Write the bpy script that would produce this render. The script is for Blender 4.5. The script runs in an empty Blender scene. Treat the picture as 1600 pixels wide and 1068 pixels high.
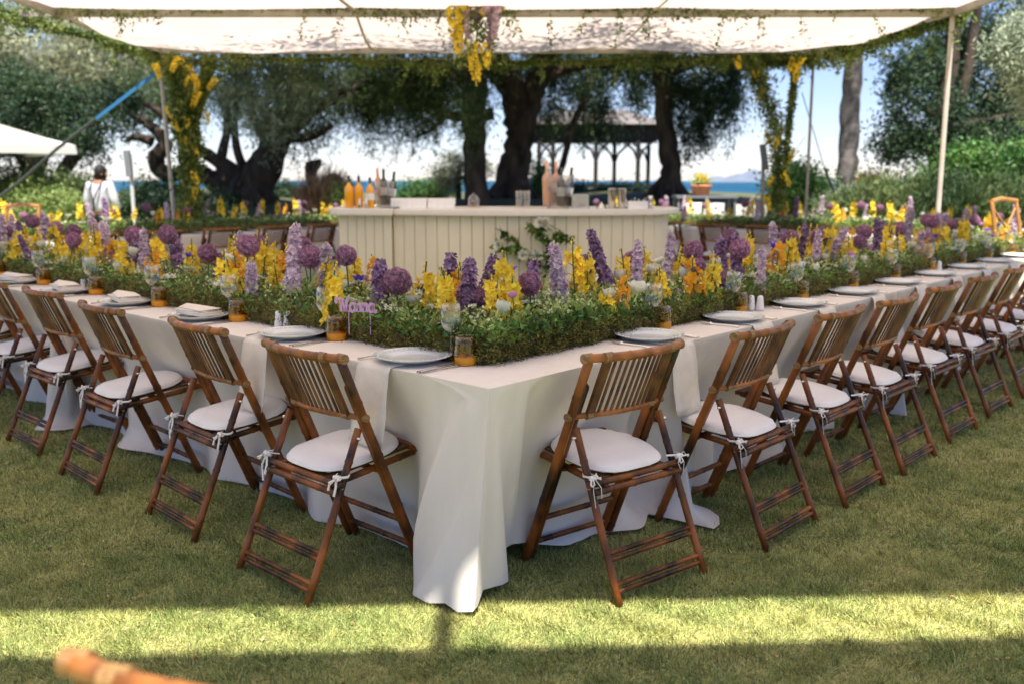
import bpy, math, random
import numpy as np
from mathutils import Vector, Matrix

random.seed(11)
RNG = np.random.default_rng(5)
scene = bpy.context.scene
C = scene.collection
rad = math.radians

# ------------------------------------------------------------------ camera
F_PX, CAM_H, PITCH = 1480.0, 1.4, math.atan(252 / 1480.0)
cam_data = bpy.data.cameras.new("camera")
cam = bpy.data.objects.new("camera", cam_data)
C.objects.link(cam)
cam.location = (0, 0, CAM_H)
cam.rotation_euler = (math.pi / 2 - PITCH, 0, 0)
cam_data.sensor_width = 36
cam_data.lens = 36 * F_PX / 1600
cam_data.clip_start = 0.05
cam_data.clip_end = 40000
cam_data.dof.use_dof = True
cam_data.dof.focus_distance = 3.55
cam_data.dof.aperture_fstop = 2.2
scene.camera = cam

# ------------------------------------------------------------------ light
SUN_EL, SUN_AZ = rad(66), rad(172)        # high sun behind the camera, a little to the right
world = bpy.data.worlds.new("World")
scene.world = world
world.use_nodes = True
wn = world.node_tree
sky = wn.nodes.new("ShaderNodeTexSky")
sky.sky_type = 'NISHITA'
sky.sun_disc = False
sky.sun_elevation = SUN_EL
sky.sun_rotation = SUN_AZ
sky.air_density = 1.0
sky.dust_density = 0.15
sky.ozone_density = 2.0
bg = wn.nodes["Background"]
tint = wn.nodes.new('ShaderNodeMix'); tint.data_type = 'RGBA'; tint.blend_type = 'MULTIPLY'
tint.inputs[0].default_value = 1.0; tint.inputs[7].default_value = (.84, .85, 1.10, 1)
wn.links.new(sky.outputs[0], tint.inputs[6]); wn.links.new(tint.outputs[2], bg.inputs[0])
bg.inputs[1].default_value = 0.05
sd = bpy.data.lights.new("sun", 'SUN')
sd.energy = 3.5
sd.angle = rad(1.0)
sd.color = (1.0, 0.95, 0.86)
sun = bpy.data.objects.new("sun", sd)
C.objects.link(sun)
sv = Vector((math.sin(SUN_AZ) * math.cos(SUN_EL), math.cos(SUN_AZ) * math.cos(SUN_EL), math.sin(SUN_EL)))
sun.rotation_euler = sv.to_track_quat('Z', 'Y').to_euler()
sun.location = (0, 0, 30)
scene.view_settings.view_transform = 'Standard'
scene.view_settings.look = 'None'
scene.view_settings.gamma = 1
scene.view_settings.use_curve_mapping = False
scene.view_settings.exposure = 1.8
scene.render.engine = 'CYCLES'
cy = scene.cycles
cy.use_denoising = True
cy.max_bounces = 9
cy.diffuse_bounces = 6
cy.glossy_bounces = 3
cy.transmission_bounces = 8
cy.transparent_max_bounces = 12
cy.caustics_reflective = False
cy.caustics_refractive = False
cy.sample_clamp_indirect = 6

# ------------------------------------------------------------------ helpers
def at(px, py, Y):
    """world point at forward distance Y on the sight line of a photo pixel"""
    X = (px - 800) / F_PX
    V = (534 - py) / F_PX
    d = Vector((X, math.cos(PITCH) + V * math.sin(PITCH), -math.sin(PITCH) + V * math.cos(PITCH)))
    return d * (Y / d.y) + Vector((0, 0, CAM_H))

def tag(o, label=None, cat=None, group=None, kind=None):
    if label: o['label'] = label
    if cat: o['category'] = cat
    if group: o['group'] = group
    if kind: o['kind'] = kind
    return o

def empty(name, loc=(0, 0, 0), rz=0, parent=None):
    o = bpy.data.objects.new(name, None)
    o.empty_display_size = 0.1
    o.location = loc
    o.rotation_euler = (0, 0, rz)
    o.parent = parent
    C.objects.link(o)
    return o

KIDS = {}
def adopt(o, parent):
    if parent is not None:
        o.parent = parent
        KIDS.setdefault(parent.name, []).append(o)
    return o

def copy_tree(o, parent=None):
    c = o.copy()
    C.objects.link(c)
    if parent is not None:
        adopt(c, parent)
    for ch in list(KIDS.get(o.name, [])):
        copy_tree(ch, c)
    return c

def mesh_obj(name, me, parent=None):
    o = bpy.data.objects.new(name, me)
    C.objects.link(o)
    adopt(o, parent)
    return o

class MB:
    def __init__(s):
        s.v = []; s.f = []; s.m = []; s.sm = []
    def add(s, vs, fs, mi=0, smooth=False):
        b = len(s.v)
        s.v += [tuple(x) for x in vs]
        for f in fs:
            s.f.append(tuple(i + b for i in f)); s.m.append(mi); s.sm.append(smooth)
    def box(s, c, size, rot=None, mi=0, taper=1.0):
        x, y, z = size[0] / 2, size[1] / 2, size[2] / 2
        vs = [Vector(p) for p in ((-x, -y, -z), (x, -y, -z), (x, y, -z), (-x, y, -z),
                                  (-x * taper, -y * taper, z), (x * taper, -y * taper, z), (x * taper, y * taper, z), (-x * taper, y * taper, z))]
        if rot is not None:
            vs = [rot @ v for v in vs]
        c = Vector(c)
        s.add([v + c for v in vs], [(0, 3, 2, 1), (4, 5, 6, 7), (0, 1, 5, 4), (1, 2, 6, 5), (2, 3, 7, 6), (3, 0, 4, 7)], mi)
    def bar(s, a, b, w, h, mi=0, up=(0, 0, 1)):
        a, b = Vector(a), Vector(b)
        d = (b - a); L = d.length; d.normalize()
        side = d.cross(Vector(up))
        if side.length < 1e-4: side = d.cross(Vector((1, 0, 0)))
        side.normalize(); u = side.cross(d).normalized()
        R = Matrix((side, d, u)).transposed()
        s.box((a + b) / 2, (w, L, h), R, mi)
    def tube(s, pts, r, n=8, mi=0, caps=True, flat=1.0):
        pts = [Vector(p) for p in pts]
        rs = r if isinstance(r, (list, tuple)) else [r] * len(pts)
        vs = []; prev = None
        for i, p in enumerate(pts):
            d = (pts[min(i + 1, len(pts) - 1)] - pts[max(i - 1, 0)])
            if d.length < 1e-9: d = Vector((0, 0, 1))
            d.normalize()
            if prev is None:
                a = d.orthogonal().normalized()
            else:
                a = prev - d * prev.dot(d)
                a = a.normalized() if a.length > 1e-6 else d.orthogonal().normalized()
            prev = a
            b = d.cross(a)
            for k in range(n):
                t = 2 * math.pi * k / n
                vs.append(p + (a * math.cos(t) + b * math.sin(t) * flat) * rs[i])
        fs = []
        for i in range(len(pts) - 1):
            for k in range(n):
                k2 = (k + 1) % n
                fs.append((i * n + k, i * n + k2, (i + 1) * n + k2, (i + 1) * n + k))
        s.add(vs, fs, mi, True)
        if caps:
            m = len(pts) - 1
            s.add([vs[k] for k in range(n)], [tuple(reversed(range(n)))], mi)
            s.add([vs[m * n + k] for k in range(n)], [tuple(range(n))], mi)
    def lathe(s, prof, n=20, c=(0, 0, 0), mi=0, rmod=None):
        c = Vector(c); vs = []
        for j, (r, z) in enumerate(prof):
            for k in range(n):
                t = 2 * math.pi * k / n
                rr = r * (rmod(t, j) if rmod else 1)
                vs.append(c + Vector((rr * math.cos(t), rr * math.sin(t), z)))
        fs = []
        for j in range(len(prof) - 1):
            for k in range(n):
                k2 = (k + 1) % n
                fs.append((j * n + k, j * n + k2, (j + 1) * n + k2, (j + 1) * n + k))
        s.add(vs, fs, mi, True)
    def blob(s, c, r, n=8, m=6, mi=0, jit=0.0):
        c = Vector(c); r = Vector(r) if not isinstance(r, (int, float)) else Vector((r, r, r))
        vs = [c + Vector((0, 0, -r.z))]
        for i in range(1, m):
            ph = -math.pi / 2 + math.pi * i / m
            for k in range(n):
                t = 2 * math.pi * k / n
                q = 1 + random.uniform(-jit, jit)
                vs.append(c + Vector((r.x * math.cos(ph) * math.cos(t) * q, r.y * math.cos(ph) * math.sin(t) * q, r.z * math.sin(ph) * q)))
        vs.append(c + Vector((0, 0, r.z)))
        fs = [(0, 1 + (k + 1) % n, 1 + k) for k in range(n)]
        for i in range(m - 2):
            for k in range(n):
                a = 1 + i * n + k; b = 1 + i * n + (k + 1) % n
                fs.append((a, b, b + n, a + n))
        L = len(vs) - 1; o = 1 + (m - 2) * n
        fs += [(o + k, o + (k + 1) % n, L) for k in range(n)]
        s.add(vs, fs, mi, True)
    def mesh(s, name, mats):
        me = bpy.data.meshes.new(name)
        me.from_pydata(s.v, [], s.f)
        for m in (mats if isinstance(mats, (list, tuple)) else [mats]):
            me.materials.append(m)
        me.polygons.foreach_set('material_index', s.m)
        me.polygons.foreach_set('use_smooth', s.sm)
        me.update()
        return me
    def build(s, name, mats, parent=None):
        return mesh_obj(name, s.mesh(name, mats), parent)

def np_mesh(name, V, k, mats, midx=None, smooth=False):
    """V: (N,k,3) polygons of k corners each"""
    N = V.shape[0]
    me = bpy.data.meshes.new(name)
    me.vertices.add(N * k)
    me.vertices.foreach_set('co', V.reshape(-1).astype(np.float32))
    me.loops.add(N * k)
    me.loops.foreach_set('vertex_index', np.arange(N * k, dtype=np.int32))
    me.polygons.add(N)
    me.polygons.foreach_set('loop_start', np.arange(0, N * k, k, dtype=np.int32))
    for m in (mats if isinstance(mats, (list, tuple)) else [mats]):
        me.materials.append(m)
    if midx is not None:
        me.polygons.foreach_set('material_index', midx.astype(np.int32))
    me.update(calc_edges=True)
    return me

def norm(a):
    return a / np.maximum(np.linalg.norm(a, axis=-1, keepdims=True), 1e-9)

def leaves(P, D, L, W, bend=0.25):
    """diamond leaves: P base points, D directions, L lengths, W widths -> (N,4,3)"""
    N = len(P)
    D = norm(D)
    S = norm(np.cross(D, RNG.normal(size=(N, 3))))
    U = np.cross(D, S)
    L = np.asarray(L).reshape(-1, 1) * np.ones((N, 1)); W = np.asarray(W).reshape(-1, 1) * np.ones((N, 1))
    mid = P + D * L * 0.45
    tip = P + D * L + U * L * bend * RNG.uniform(-1, 1, (N, 1))
    return np.stack([P, mid - S * W / 2, tip, mid + S * W / 2], 1)

# ------------------------------------------------------------------ materials
def mat(name, col, rough=0.6, var=0.0, scale=8.0, col2=None, bump=0.0, bscale=None, transl=0.0, metal=0.0, spec=0.5,
        trans=0.0, ior=1.45, detail=4.0, coat=0.0, emis=None, coords='Object', contrast=(0.35, 0.65), stretch=None, sheen=0.0, objvar=0.0, isl=0.0):
    m = bpy.data.materials.new(name)
    m.use_nodes = True
    nt = m.node_tree; N = nt.nodes; Lk = nt.links
    b = N["Principled BSDF"]
    b.inputs['Roughness'].default_value = rough
    b.inputs['Metallic'].default_value = metal
    b.inputs['Specular IOR Level'].default_value = spec
    b.inputs['IOR'].default_value = ior
    b.inputs['Transmission Weight'].default_value = trans
    b.inputs['Coat Weight'].default_value = coat
    b.inputs['Sheen Weight'].default_value = sheen
    colsock = None
    tc = N.new('ShaderNodeTexCoord')
    vec = tc.outputs[coords]
    if coords == 'World':
        pass
    if stretch:
        mp = N.new('ShaderNodeMapping'); mp.inputs['Scale'].default_value = stretch
        Lk.new(vec, mp.inputs[0]); vec = mp.outputs[0]
    if var > 0 or col2:
        nz = N.new('ShaderNodeTexNoise'); nz.inputs['Scale'].default_value = scale; nz.inputs['Detail'].default_value = detail
        Lk.new(vec, nz.inputs['Vector'])
        cr = N.new('ShaderNodeValToRGB')
        cr.color_ramp.elements[0].position = contrast[0]; cr.color_ramp.elements[1].position = contrast[1]
        c2 = col2 or tuple(min(1, c * (1 + var)) for c in col)
        c1 = col if col2 else tuple(c * (1 - var) for c in col)
        cr.color_ramp.elements[0].color = (*c1, 1); cr.color_ramp.elements[1].color = (*c2, 1)
        Lk.new(nz.outputs['Fac'], cr.inputs[0])
        colsock = cr.outputs[0]
    else:
        rgb = N.new('ShaderNodeRGB'); rgb.outputs[0].default_value = (*col, 1)
        colsock = rgb.outputs[0]
    if objvar > 0:
        oi = N.new('ShaderNodeObjectInfo')
        mr = N.new('ShaderNodeMapRange'); mr.inputs['To Min'].default_value = 1 - objvar; mr.inputs['To Max'].default_value = 1 + objvar
        Lk.new(oi.outputs['Random'], mr.inputs[0])
        hs = N.new('ShaderNodeHueSaturation')
        Lk.new(colsock, hs.inputs['Color']); Lk.new(mr.outputs[0], hs.inputs['Value'])
        colsock = hs.outputs[0]
    if isl > 0:      # every leaf, petal or blade a little different
        gi = N.new('ShaderNodeNewGeometry')
        m1 = N.new('ShaderNodeMapRange'); m1.inputs['To Min'].default_value = 1 - isl; m1.inputs['To Max'].default_value = 1 + isl
        m2 = N.new('ShaderNodeMapRange'); m2.inputs['To Min'].default_value = .5 - isl * .045; m2.inputs['To Max'].default_value = .5 + isl * .045
        h2 = N.new('ShaderNodeHueSaturation')
        Lk.new(gi.outputs['Random Per Island'], m1.inputs[0]); Lk.new(gi.outputs['Random Per Island'], m2.inputs[0])
        Lk.new(colsock, h2.inputs['Color']); Lk.new(m1.outputs[0], h2.inputs['Value']); Lk.new(m2.outputs[0], h2.inputs['Hue'])
        colsock = h2.outputs[0]
    Lk.new(colsock, b.inputs['Base Color'])
    if bump > 0:
        bn = N.new('ShaderNodeTexNoise'); bn.inputs['Scale'].default_value = bscale or scale * 3; bn.inputs['Detail'].default_value = 6
        Lk.new(vec, bn.inputs['Vector'])
        bp = N.new('ShaderNodeBump'); bp.inputs['Strength'].default_value = bump; bp.inputs['Distance'].default_value = 0.02
        Lk.new(bn.outputs['Fac'], bp.inputs['Height']); Lk.new(bp.outputs[0], b.inputs['Normal'])
    if transl > 0:
        tr = N.new('ShaderNodeBsdfTranslucent')
        Lk.new(colsock, tr.inputs['Color'])
        mx = N.new('ShaderNodeMixShader'); mx.inputs[0].default_value = transl
        Lk.new(b.outputs[0], mx.inputs[1]); Lk.new(tr.outputs[0], mx.inputs[2])
        Lk.new(mx.outputs[0], N['Material Output'].inputs['Surface'])
    return m

def grass_mat(name, dark, mid, straw, transl):
    """lawn colour: green with drier patches, by place on the ground"""
    m = bpy.data.materials.new(name); m.use_nodes = True
    nt = m.node_tree; N = nt.nodes; Lk = nt.links; b = N["Principled BSDF"]
    b.inputs['Roughness'].default_value = 0.6; b.inputs['Specular IOR Level'].default_value = 0.3
    g = N.new('ShaderNodeNewGeometry')
    n1 = N.new('ShaderNodeTexNoise'); n1.inputs['Scale'].default_value = 1.6; n1.inputs['Detail'].default_value = 5; n1.inputs['Roughness'].default_value = 0.65
    n2 = N.new('ShaderNodeTexNoise'); n2.inputs['Scale'].default_value = 130; n2.inputs['Detail'].default_value = 5; n2.inputs['Roughness'].default_value = .8
    Lk.new(g.outputs['Position'], n1.inputs['Vector']); Lk.new(g.outputs['Position'], n2.inputs['Vector'])
    r1 = N.new('ShaderNodeValToRGB'); r1.color_ramp.elements[0].position = .40; r1.color_ramp.elements[1].position = .62
    r1.color_ramp.elements[0].color = (*dark, 1); r1.color_ramp.elements[1].color = (*mid, 1)
    Lk.new(n1.outputs[0], r1.inputs[0])
    r2 = N.new('ShaderNodeValToRGB'); r2.color_ramp.elements[0].position = .46; r2.color_ramp.elements[1].position = .72
    r2.color_ramp.elements[0].color = (0, 0, 0, 1); r2.color_ramp.elements[1].color = (1, 1, 1, 1)
    Lk.new(n2.outputs[0], r2.inputs[0])
    mx = N.new('ShaderNodeMix'); mx.data_type = 'RGBA'
    Lk.new(r2.outputs[0], mx.inputs[0]); Lk.new(r1.outputs[0], mx.inputs[6]); mx.inputs[7].default_value = (*straw, 1)
    m1 = N.new('ShaderNodeMapRange'); m1.inputs['To Min'].default_value = .35 if transl else 1; m1.inputs['To Max'].default_value = 1.6 if transl else 1
    hs = N.new('ShaderNodeHueSaturation'); Lk.new(g.outputs['Random Per Island'], m1.inputs[0]); Lk.new(m1.outputs[0], hs.inputs['Value']); Lk.new(mx.outputs[2], hs.inputs['Color'])
    Lk.new(hs.outputs[0], b.inputs['Base Color'])
    if transl:
        tr = N.new('ShaderNodeBsdfTranslucent'); Lk.new(hs.outputs[0], tr.inputs['Color'])
        ms = N.new('ShaderNodeMixShader'); ms.inputs[0].default_value = transl
        Lk.new(b.outputs[0], ms.inputs[1]); Lk.new(tr.outputs[0], ms.inputs[2])
        Lk.new(ms.outputs[0], N['Material Output'].inputs['Surface'])
    return m

M_ = {}
M_['soil'] = grass_mat('lawn_soil', (.15, .18, .05), (.31, .30, .11), (.50, .42, .22), 0)
M_['grass'] = grass_mat('grass_blades', (.20, .29, .06), (.42, .44, .13), (.72, .60, .32), .22)
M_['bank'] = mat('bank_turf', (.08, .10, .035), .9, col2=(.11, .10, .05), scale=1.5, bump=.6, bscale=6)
M_['bamboo'] = mat('bamboo_dark', (.022, .007, .002), .36, spec=.35, col2=(.30, .088, .016), scale=9, stretch=(1, 1, .55), contrast=(.36, .68), bump=.25, bscale=60, coat=.12, objvar=.35)
M_['bamboo_light'] = mat('bamboo_rail', (.09, .028, .007), .38, spec=.35, col2=(.36, .13, .03), scale=11, contrast=(.35, .6), bump=.2, bscale=70, coat=.1, objvar=.2)
M_['slat'] = mat('bamboo_slat', (.06, .024, .008), .45, col2=(.18, .08, .025), scale=14, objvar=.25)
M_['cane'] = mat('cane_wrap', (.16, .08, .025), .5, col2=(.34, .19, .07), scale=90, stretch=(.3, .3, 3))
M_['cushion'] = mat('cushion_canvas', (.84, .79, .74), .85, var=.04, scale=5, bump=.25, bscale=22, sheen=.2)
M_['cloth'] = mat('table_linen', (.82, .75, .67), .85, var=.03, scale=3, bump=.5, bscale=2.2, sheen=.15, transl=.10, stretch=(4, 4, .6))
M_['napkin'] = mat('napkin_linen', (.78, .71, .62), .85, var=.05, scale=20, bump=.2, bscale=180)
M_['wood'] = mat('table_wood', (.32, .2, .1), .6, var=.2, scale=10)
M_['plate'] = mat('plate_glaze', (.68, .70, .69), .18, var=.04, scale=14, coat=.4)
M_['steel'] = mat('steel', (.62, .6, .57), .22, metal=1.0)
M_['white_ceramic'] = mat('white_ceramic', (.82, .81, .78), .25)
M_['glass'] = mat('clear_glass', (1, 1, 1), .0, trans=1.0, ior=1.3)
def thin_glass(name, col, refl=.5, rough=.02):
    m = bpy.data.materials.new(name); m.use_nodes = True
    nt = m.node_tree; N = nt.nodes; Lk = nt.links; N.remove(N["Principled BSDF"])
    t = N.new('ShaderNodeBsdfTransparent'); t.inputs[0].default_value = (*col, 1)
    g = N.new('ShaderNodeBsdfGlossy'); g.inputs['Roughness'].default_value = rough
    lw = N.new('ShaderNodeLayerWeight'); lw.inputs[0].default_value = refl
    mx = N.new('ShaderNodeMixShader')
    Lk.new(lw.outputs['Facing'], mx.inputs[0])
    pw = N.new('ShaderNodeMath'); pw.operation = 'POWER'; pw.inputs[1].default_value = 1.6
    Lk.new(lw.outputs['Facing'], pw.inputs[0]); ad = N.new('ShaderNodeMath'); ad.operation = 'MULTIPLY_ADD'; ad.inputs[1].default_value = .75; ad.inputs[2].default_value = .05
    Lk.new(pw.outputs[0], ad.inputs[0]); Lk.new(ad.outputs[0], mx.inputs[0])
    Lk.new(t.outputs[0], mx.inputs[1]); Lk.new(g.outputs[0], mx.inputs[2]); Lk.new(mx.outputs[0], N['Material Output'].inputs['Surface'])
    return m
M_['glass'] = thin_glass('clear_glass', (.97, .98, .98))
M_['amber'] = mat('amber_glass', (1.0, .74, .22), .02, trans=.97, ior=1.2, transl=.06)
M_['amber'] = thin_glass('amber_glass', (.98, .80, .36), .4)
M_['amber_base'] = mat('amber_glass_base', (1.0, .60, .05), .08, trans=.0, coat=.6, transl=.65)
M_['moss'] = mat('moss', (.04, .03, .008), .95, col2=(.22, .18, .05), scale=28, bump=1.0, bscale=120, contrast=(.3, .7))
M_['moss_green'] = mat('moss_tuft', (.05, .045, .010), .9, col2=(.30, .26, .06), scale=22, transl=.2, isl=0.60)
M_['leaf'] = mat('leaf', (.04, .10, .02), .4, col2=(.19, .30, .06), scale=9, transl=.3, isl=0.50)
M_['leaf_light'] = mat('leaf_fresh', (.20, .30, .06), .5, col2=(.46, .54, .20), scale=9, transl=.35, isl=0.40)
M_['stem'] = mat('stem_green', (.07, .13, .03), .55, var=.2)
M_['white_petal'] = mat('white_petal', (.78, .78, .66), .6, transl=.3, isl=0.10)
M_['cream_petal'] = mat('cream_petal', (.70, .72, .45), .6, transl=.3)
M_['yellow'] = mat('yellow_petal', (.80, .50, .015), .5, col2=(.95, .82, .10), scale=40, transl=.3, objvar=.12, isl=0.20)
M_['orange'] = mat('amber_petal', (.75, .36, .02), .5, transl=.3, isl=0.20)
M_['allium'] = mat('allium_floret', (.24, .08, .17), .6, col2=(.50, .28, .41), scale=60, transl=.25, objvar=.25, isl=0.35)
M_['allium_core'] = mat('allium_core', (.10, .05, .09), .8)
M_['lilac'] = mat('lilac_petal', (.46, .33, .45), .6, col2=(.74, .62, .70), scale=40, transl=.3, objvar=.2, isl=0.25)
M_['purple'] = mat('purple_petal', (.15, .07, .18), .6, col2=(.42, .28, .43), scale=40, transl=.3, objvar=.2, isl=0.30)
M_['iris'] = mat('iris_petal', (.10, .06, .45), .6, transl=.25)
M_['pink'] = mat('pink_petal', (.60, .30, .55), .6, transl=.3)
M_['sign_lilac'] = mat('lilac_board', (.56, .33, .52), .5)
M_['canopy'] = mat('canopy_fabric', (.73, .62, .555), .9, var=.05, scale=2.2, bump=.1, bscale=4, transl=.48)
M_['frame'] = mat('galvanised_frame', (.33, .29, .24), .5, var=.15, scale=6)
M_['pole_paint'] = mat('pole_paint', (.50, .44, .38), .45, var=.08)
M_['bar_paint'] = mat('bar_paint', (.84, .76, .54), .5, var=.03, scale=3, bump=.05, bscale=30)
M_['bar_top'] = mat('bar_top_paint', (.82, .77, .66), .35, var=.03)
M_['dark'] = mat('dark_recess', (.05, .045, .04), .7)
M_['bark'] = mat('bark', (.018, .012, .009), .9, col2=(.10, .07, .05), scale=5, stretch=(1, 1, .35), bump=1.0, bscale=14, contrast=(.35, .75))
M_['bark_grey'] = mat('bark_grey', (.07, .06, .055), .9, col2=(.30, .26, .23), scale=3, bump=1.0, bscale=10, contrast=(.4, .7))
M_['crown_dark'] = mat('crown_dark', (.018, .045, .022), .6, col2=(.065, .11, .045), scale=1.2, transl=.3, isl=0.50)
M_['crown_green'] = mat('crown_green', (.045, .085, .03), .6, col2=(.16, .21, .07), scale=1.0, transl=.35, isl=0.50)
M_['crown_olive'] = mat('crown_olive', (.20, .22, .12), .6, col2=(.52, .52, .34), scale=.7, transl=.35, isl=0.40)
M_['crown_silver'] = mat('crown_silver', (.20, .26, .16), .6, col2=(.50, .54, .38), scale=1.4, transl=.3, isl=0.40)
M_['bush_bright'] = mat('bush_bright', (.05, .13, .03), .55, col2=(.15, .28, .06), scale=1.5, transl=.3, isl=0.50)
M_['bush_lime'] = mat('bush_lime', (.13, .19, .05), .55, col2=(.32, .40, .12), scale=2, transl=.3, isl=0.40)
M_['plume'] = mat('plume_grass', (.20, .10, .05), .8, col2=(.42, .26, .15), scale=3, transl=.2, isl=0.40)
M_['garland'] = mat('garland_leaf', (.07, .12, .02), .55, col2=(.28, .33, .09), scale=3, transl=.4, isl=0.50)
M_['rock'] = mat('rock', (.14, .11, .09), .9, col2=(.34, .28, .22), scale=2, bump=.8, bscale=6)
M_['sea'] = mat('sea_water', (.008, .05, .10), .6, spec=.08, col2=(.015, .085, .14), scale=.004, coords='Object', bump=.3, bscale=.2)
M_['island'] = mat('island_hazed', (.13, .16, .21), .95, var=.1, scale=.01)  # distance haze is painted into this blue-grey colour
M_['gazebo'] = mat('gazebo_timber', (.012, .010, .009), .7, var=.3)
M_['gazebo_roof'] = mat('gazebo_shingle', (.16, .14, .13), .8, var=.2, scale=4, bump=.3)
M_['umbrella'] = mat('umbrella_canvas', (.62, .62, .60), .85, transl=.25)
M_['strap'] = mat('blue_strap', (.03, .17, .36), .5, transl=.2)
M_['rope'] = mat('rope', (.05, .06, .06), .8)
M_['shirt'] = mat('white_shirt', (.50, .50, .54), .8, bump=.5, bscale=9)
M_['skin'] = mat('skin', (.30, .15, .09), .55)
M_['hair'] = mat('dark_hair', (.01, .008, .007), .7)
M_['trousers'] = mat('dark_trousers', (.015, .016, .02), .8)
M_['grey_box'] = mat('grey_box', (.15, .16, .17), .6)
M_['terracotta'] = mat('terracotta', (.55, .22, .11), .8, var=.1)
M_['tan_wood'] = mat('tan_chair_wood', (.36, .17, .04), .4, var=.2, scale=12, coat=.3)
M_['juice'] = mat('orange_juice', (.95, .42, .01), .15, var=.05, coat=.5)
M_['cap'] = mat('bottle_cap', (.05, .05, .05), .3)
M_['copper'] = mat('copper_foil', (.75, .36, .22), .3, metal=.5)
M_['rose'] = mat('rose_wine', (.90, .50, .32), .05, trans=.35, ior=1.33, coat=.4)
M_['dark_glass'] = mat('dark_bottle', (.02, .022, .01), .08, coat=.6)
M_['label'] = mat('paper_label', (.80, .78, .74), .7)
M_['ice_bucket'] = mat('acrylic', (.97, .96, .95), .05, trans=.92, ior=1.12)
M_['ice_bucket'] = thin_glass('acrylic', (.93, .93, .92), .45)
M_['cookie'] = mat('cookies', (.45, .26, .12), .8, var=.4, scale=60)
M_['paper'] = mat('white_paper', (.90, .89, .87), .8, var=.05, scale=40, bump=.2)
M_['chair_cover'] = mat('cover_cotton', (.52, .50, .46), .85)

# ------------------------------------------------------------------ setting: ground, sea, island
def ground_z(x, y):
    r = np.clip((y - 17.0) / 4.5, 0, 1); r = r * r * (3 - 2 * r)
    z = 0.98 * r + 0.10 * r * np.sin(x * .5) + .06 * r * np.sin(x * 1.3 + y)
    e = np.clip((y - 36.0) / 30.0, 0, 1)
    return z - 13.5 * e * e * (3 - 2 * e)

gx = np.concatenate([np.linspace(-200, -30, 12), np.linspace(-28, 28, 75), np.linspace(30, 200, 12)])
gy = np.concatenate([np.linspace(-60, -5, 8), np.linspace(-4, 16, 21), np.linspace(16.5, 70, 70)])
GX, GY = np.meshgrid(gx, gy)
GZ = ground_z(GX, GY)
b = MB()
nx, ny = len(gx), len(gy)
vs = np.stack([GX, GY, GZ], -1).reshape(-1, 3).tolist()
fs = [(j * nx + i, j * nx + i + 1, (j + 1) * nx + i + 1, (j + 1) * nx + i) for j in range(ny - 1) for i in range(nx - 1)]
cy_ = [gy[j // (nx - 1)] for j in range(len(fs))]
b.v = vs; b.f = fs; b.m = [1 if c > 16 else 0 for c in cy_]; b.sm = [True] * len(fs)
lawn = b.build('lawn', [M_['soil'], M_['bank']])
tag(lawn, kind='structure')
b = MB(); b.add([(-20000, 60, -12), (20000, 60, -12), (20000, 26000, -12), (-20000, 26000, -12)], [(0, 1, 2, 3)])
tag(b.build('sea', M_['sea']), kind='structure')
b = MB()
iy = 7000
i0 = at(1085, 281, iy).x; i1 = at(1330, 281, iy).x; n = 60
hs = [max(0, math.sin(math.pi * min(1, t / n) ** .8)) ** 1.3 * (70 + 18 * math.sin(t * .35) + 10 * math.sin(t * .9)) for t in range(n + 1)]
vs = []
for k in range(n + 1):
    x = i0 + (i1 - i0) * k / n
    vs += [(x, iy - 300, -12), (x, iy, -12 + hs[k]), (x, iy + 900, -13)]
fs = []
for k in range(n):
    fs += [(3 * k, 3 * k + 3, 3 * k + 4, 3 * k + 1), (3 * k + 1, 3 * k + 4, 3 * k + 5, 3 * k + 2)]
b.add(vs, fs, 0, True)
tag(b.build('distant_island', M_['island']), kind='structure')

# grass blades: one mass that nobody could count
def grass(n_list):
    P = []; W = []; H = []
    for (y0, y1, dens, w, h) in n_list:
        xw = 0.60 * y1 + 0.5
        cnt = int(dens * (y1 - y0) * 2 * xw)
        p = np.stack([RNG.uniform(-xw, xw, cnt), RNG.uniform(y0, y1, cnt), np.zeros(cnt)], 1)
        keep = np.abs(p[:, 0]) < 0.60 * p[:, 1] + 0.35
        p = p[keep]
        P.append(p); W.append(np.full(len(p), w)); H.append(np.full(len(p), h))
    P = np.concatenate(P); W = np.concatenate(W); H = np.concatenate(H)
    N = len(P)
    # clumpy lean field
    ph = np.sin(P[:, 0] * 23 + 3 * np.sin(P[:, 1] * 11)) + np.sin(P[:, 1] * 27 + 2 * np.sin(P[:, 0] * 17))
    ang = RNG.uniform(0, 2 * np.pi, N) * .6 + ph * 1.6
    lean = np.clip(RNG.normal(.85, .5, N), .05, 1.5)
    H = H * RNG.uniform(.4, 1.35, N) * (1 + .24 * ph)
    D = np.stack([np.cos(ang) * np.sin(lean), np.sin(ang) * np.sin(lean), np.cos(lean)], 1)
    S = norm(np.cross(D, RNG.normal(size=(N, 3)))) * (W * RNG.uniform(.6, 1.3, N))[:, None] * .5
    V = np.stack([P - S, P + S, P + D * H[:, None]], 1)
    o = mesh_obj('grass', np_mesh('grass', V, 3, M_['grass']))
    return tag(o, 'short mown lawn grass with dry straw patches', 'grass', kind='stuff')
grass([(0.9, 2.3, 9000, .003, .022), (2.3, 3.4, 46000, .0034, .022), (3.4, 4.6, 24000, .0044, .024),
       (4.6, 6.5, 10000, .006, .026), (6.5, 9.5, 3000, .009, .03), (9.5, 17, 500, .016, .04)])

# ------------------------------------------------------------------ tables: frame of the L
C0 = Vector((-.071, 2.935)); UL = Vector((-.729, .685)).normalized(); UR = Vector((.663, .749)).normalized()
def LR(a, b_):
    return C0 + UL * a + UR * b_

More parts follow.
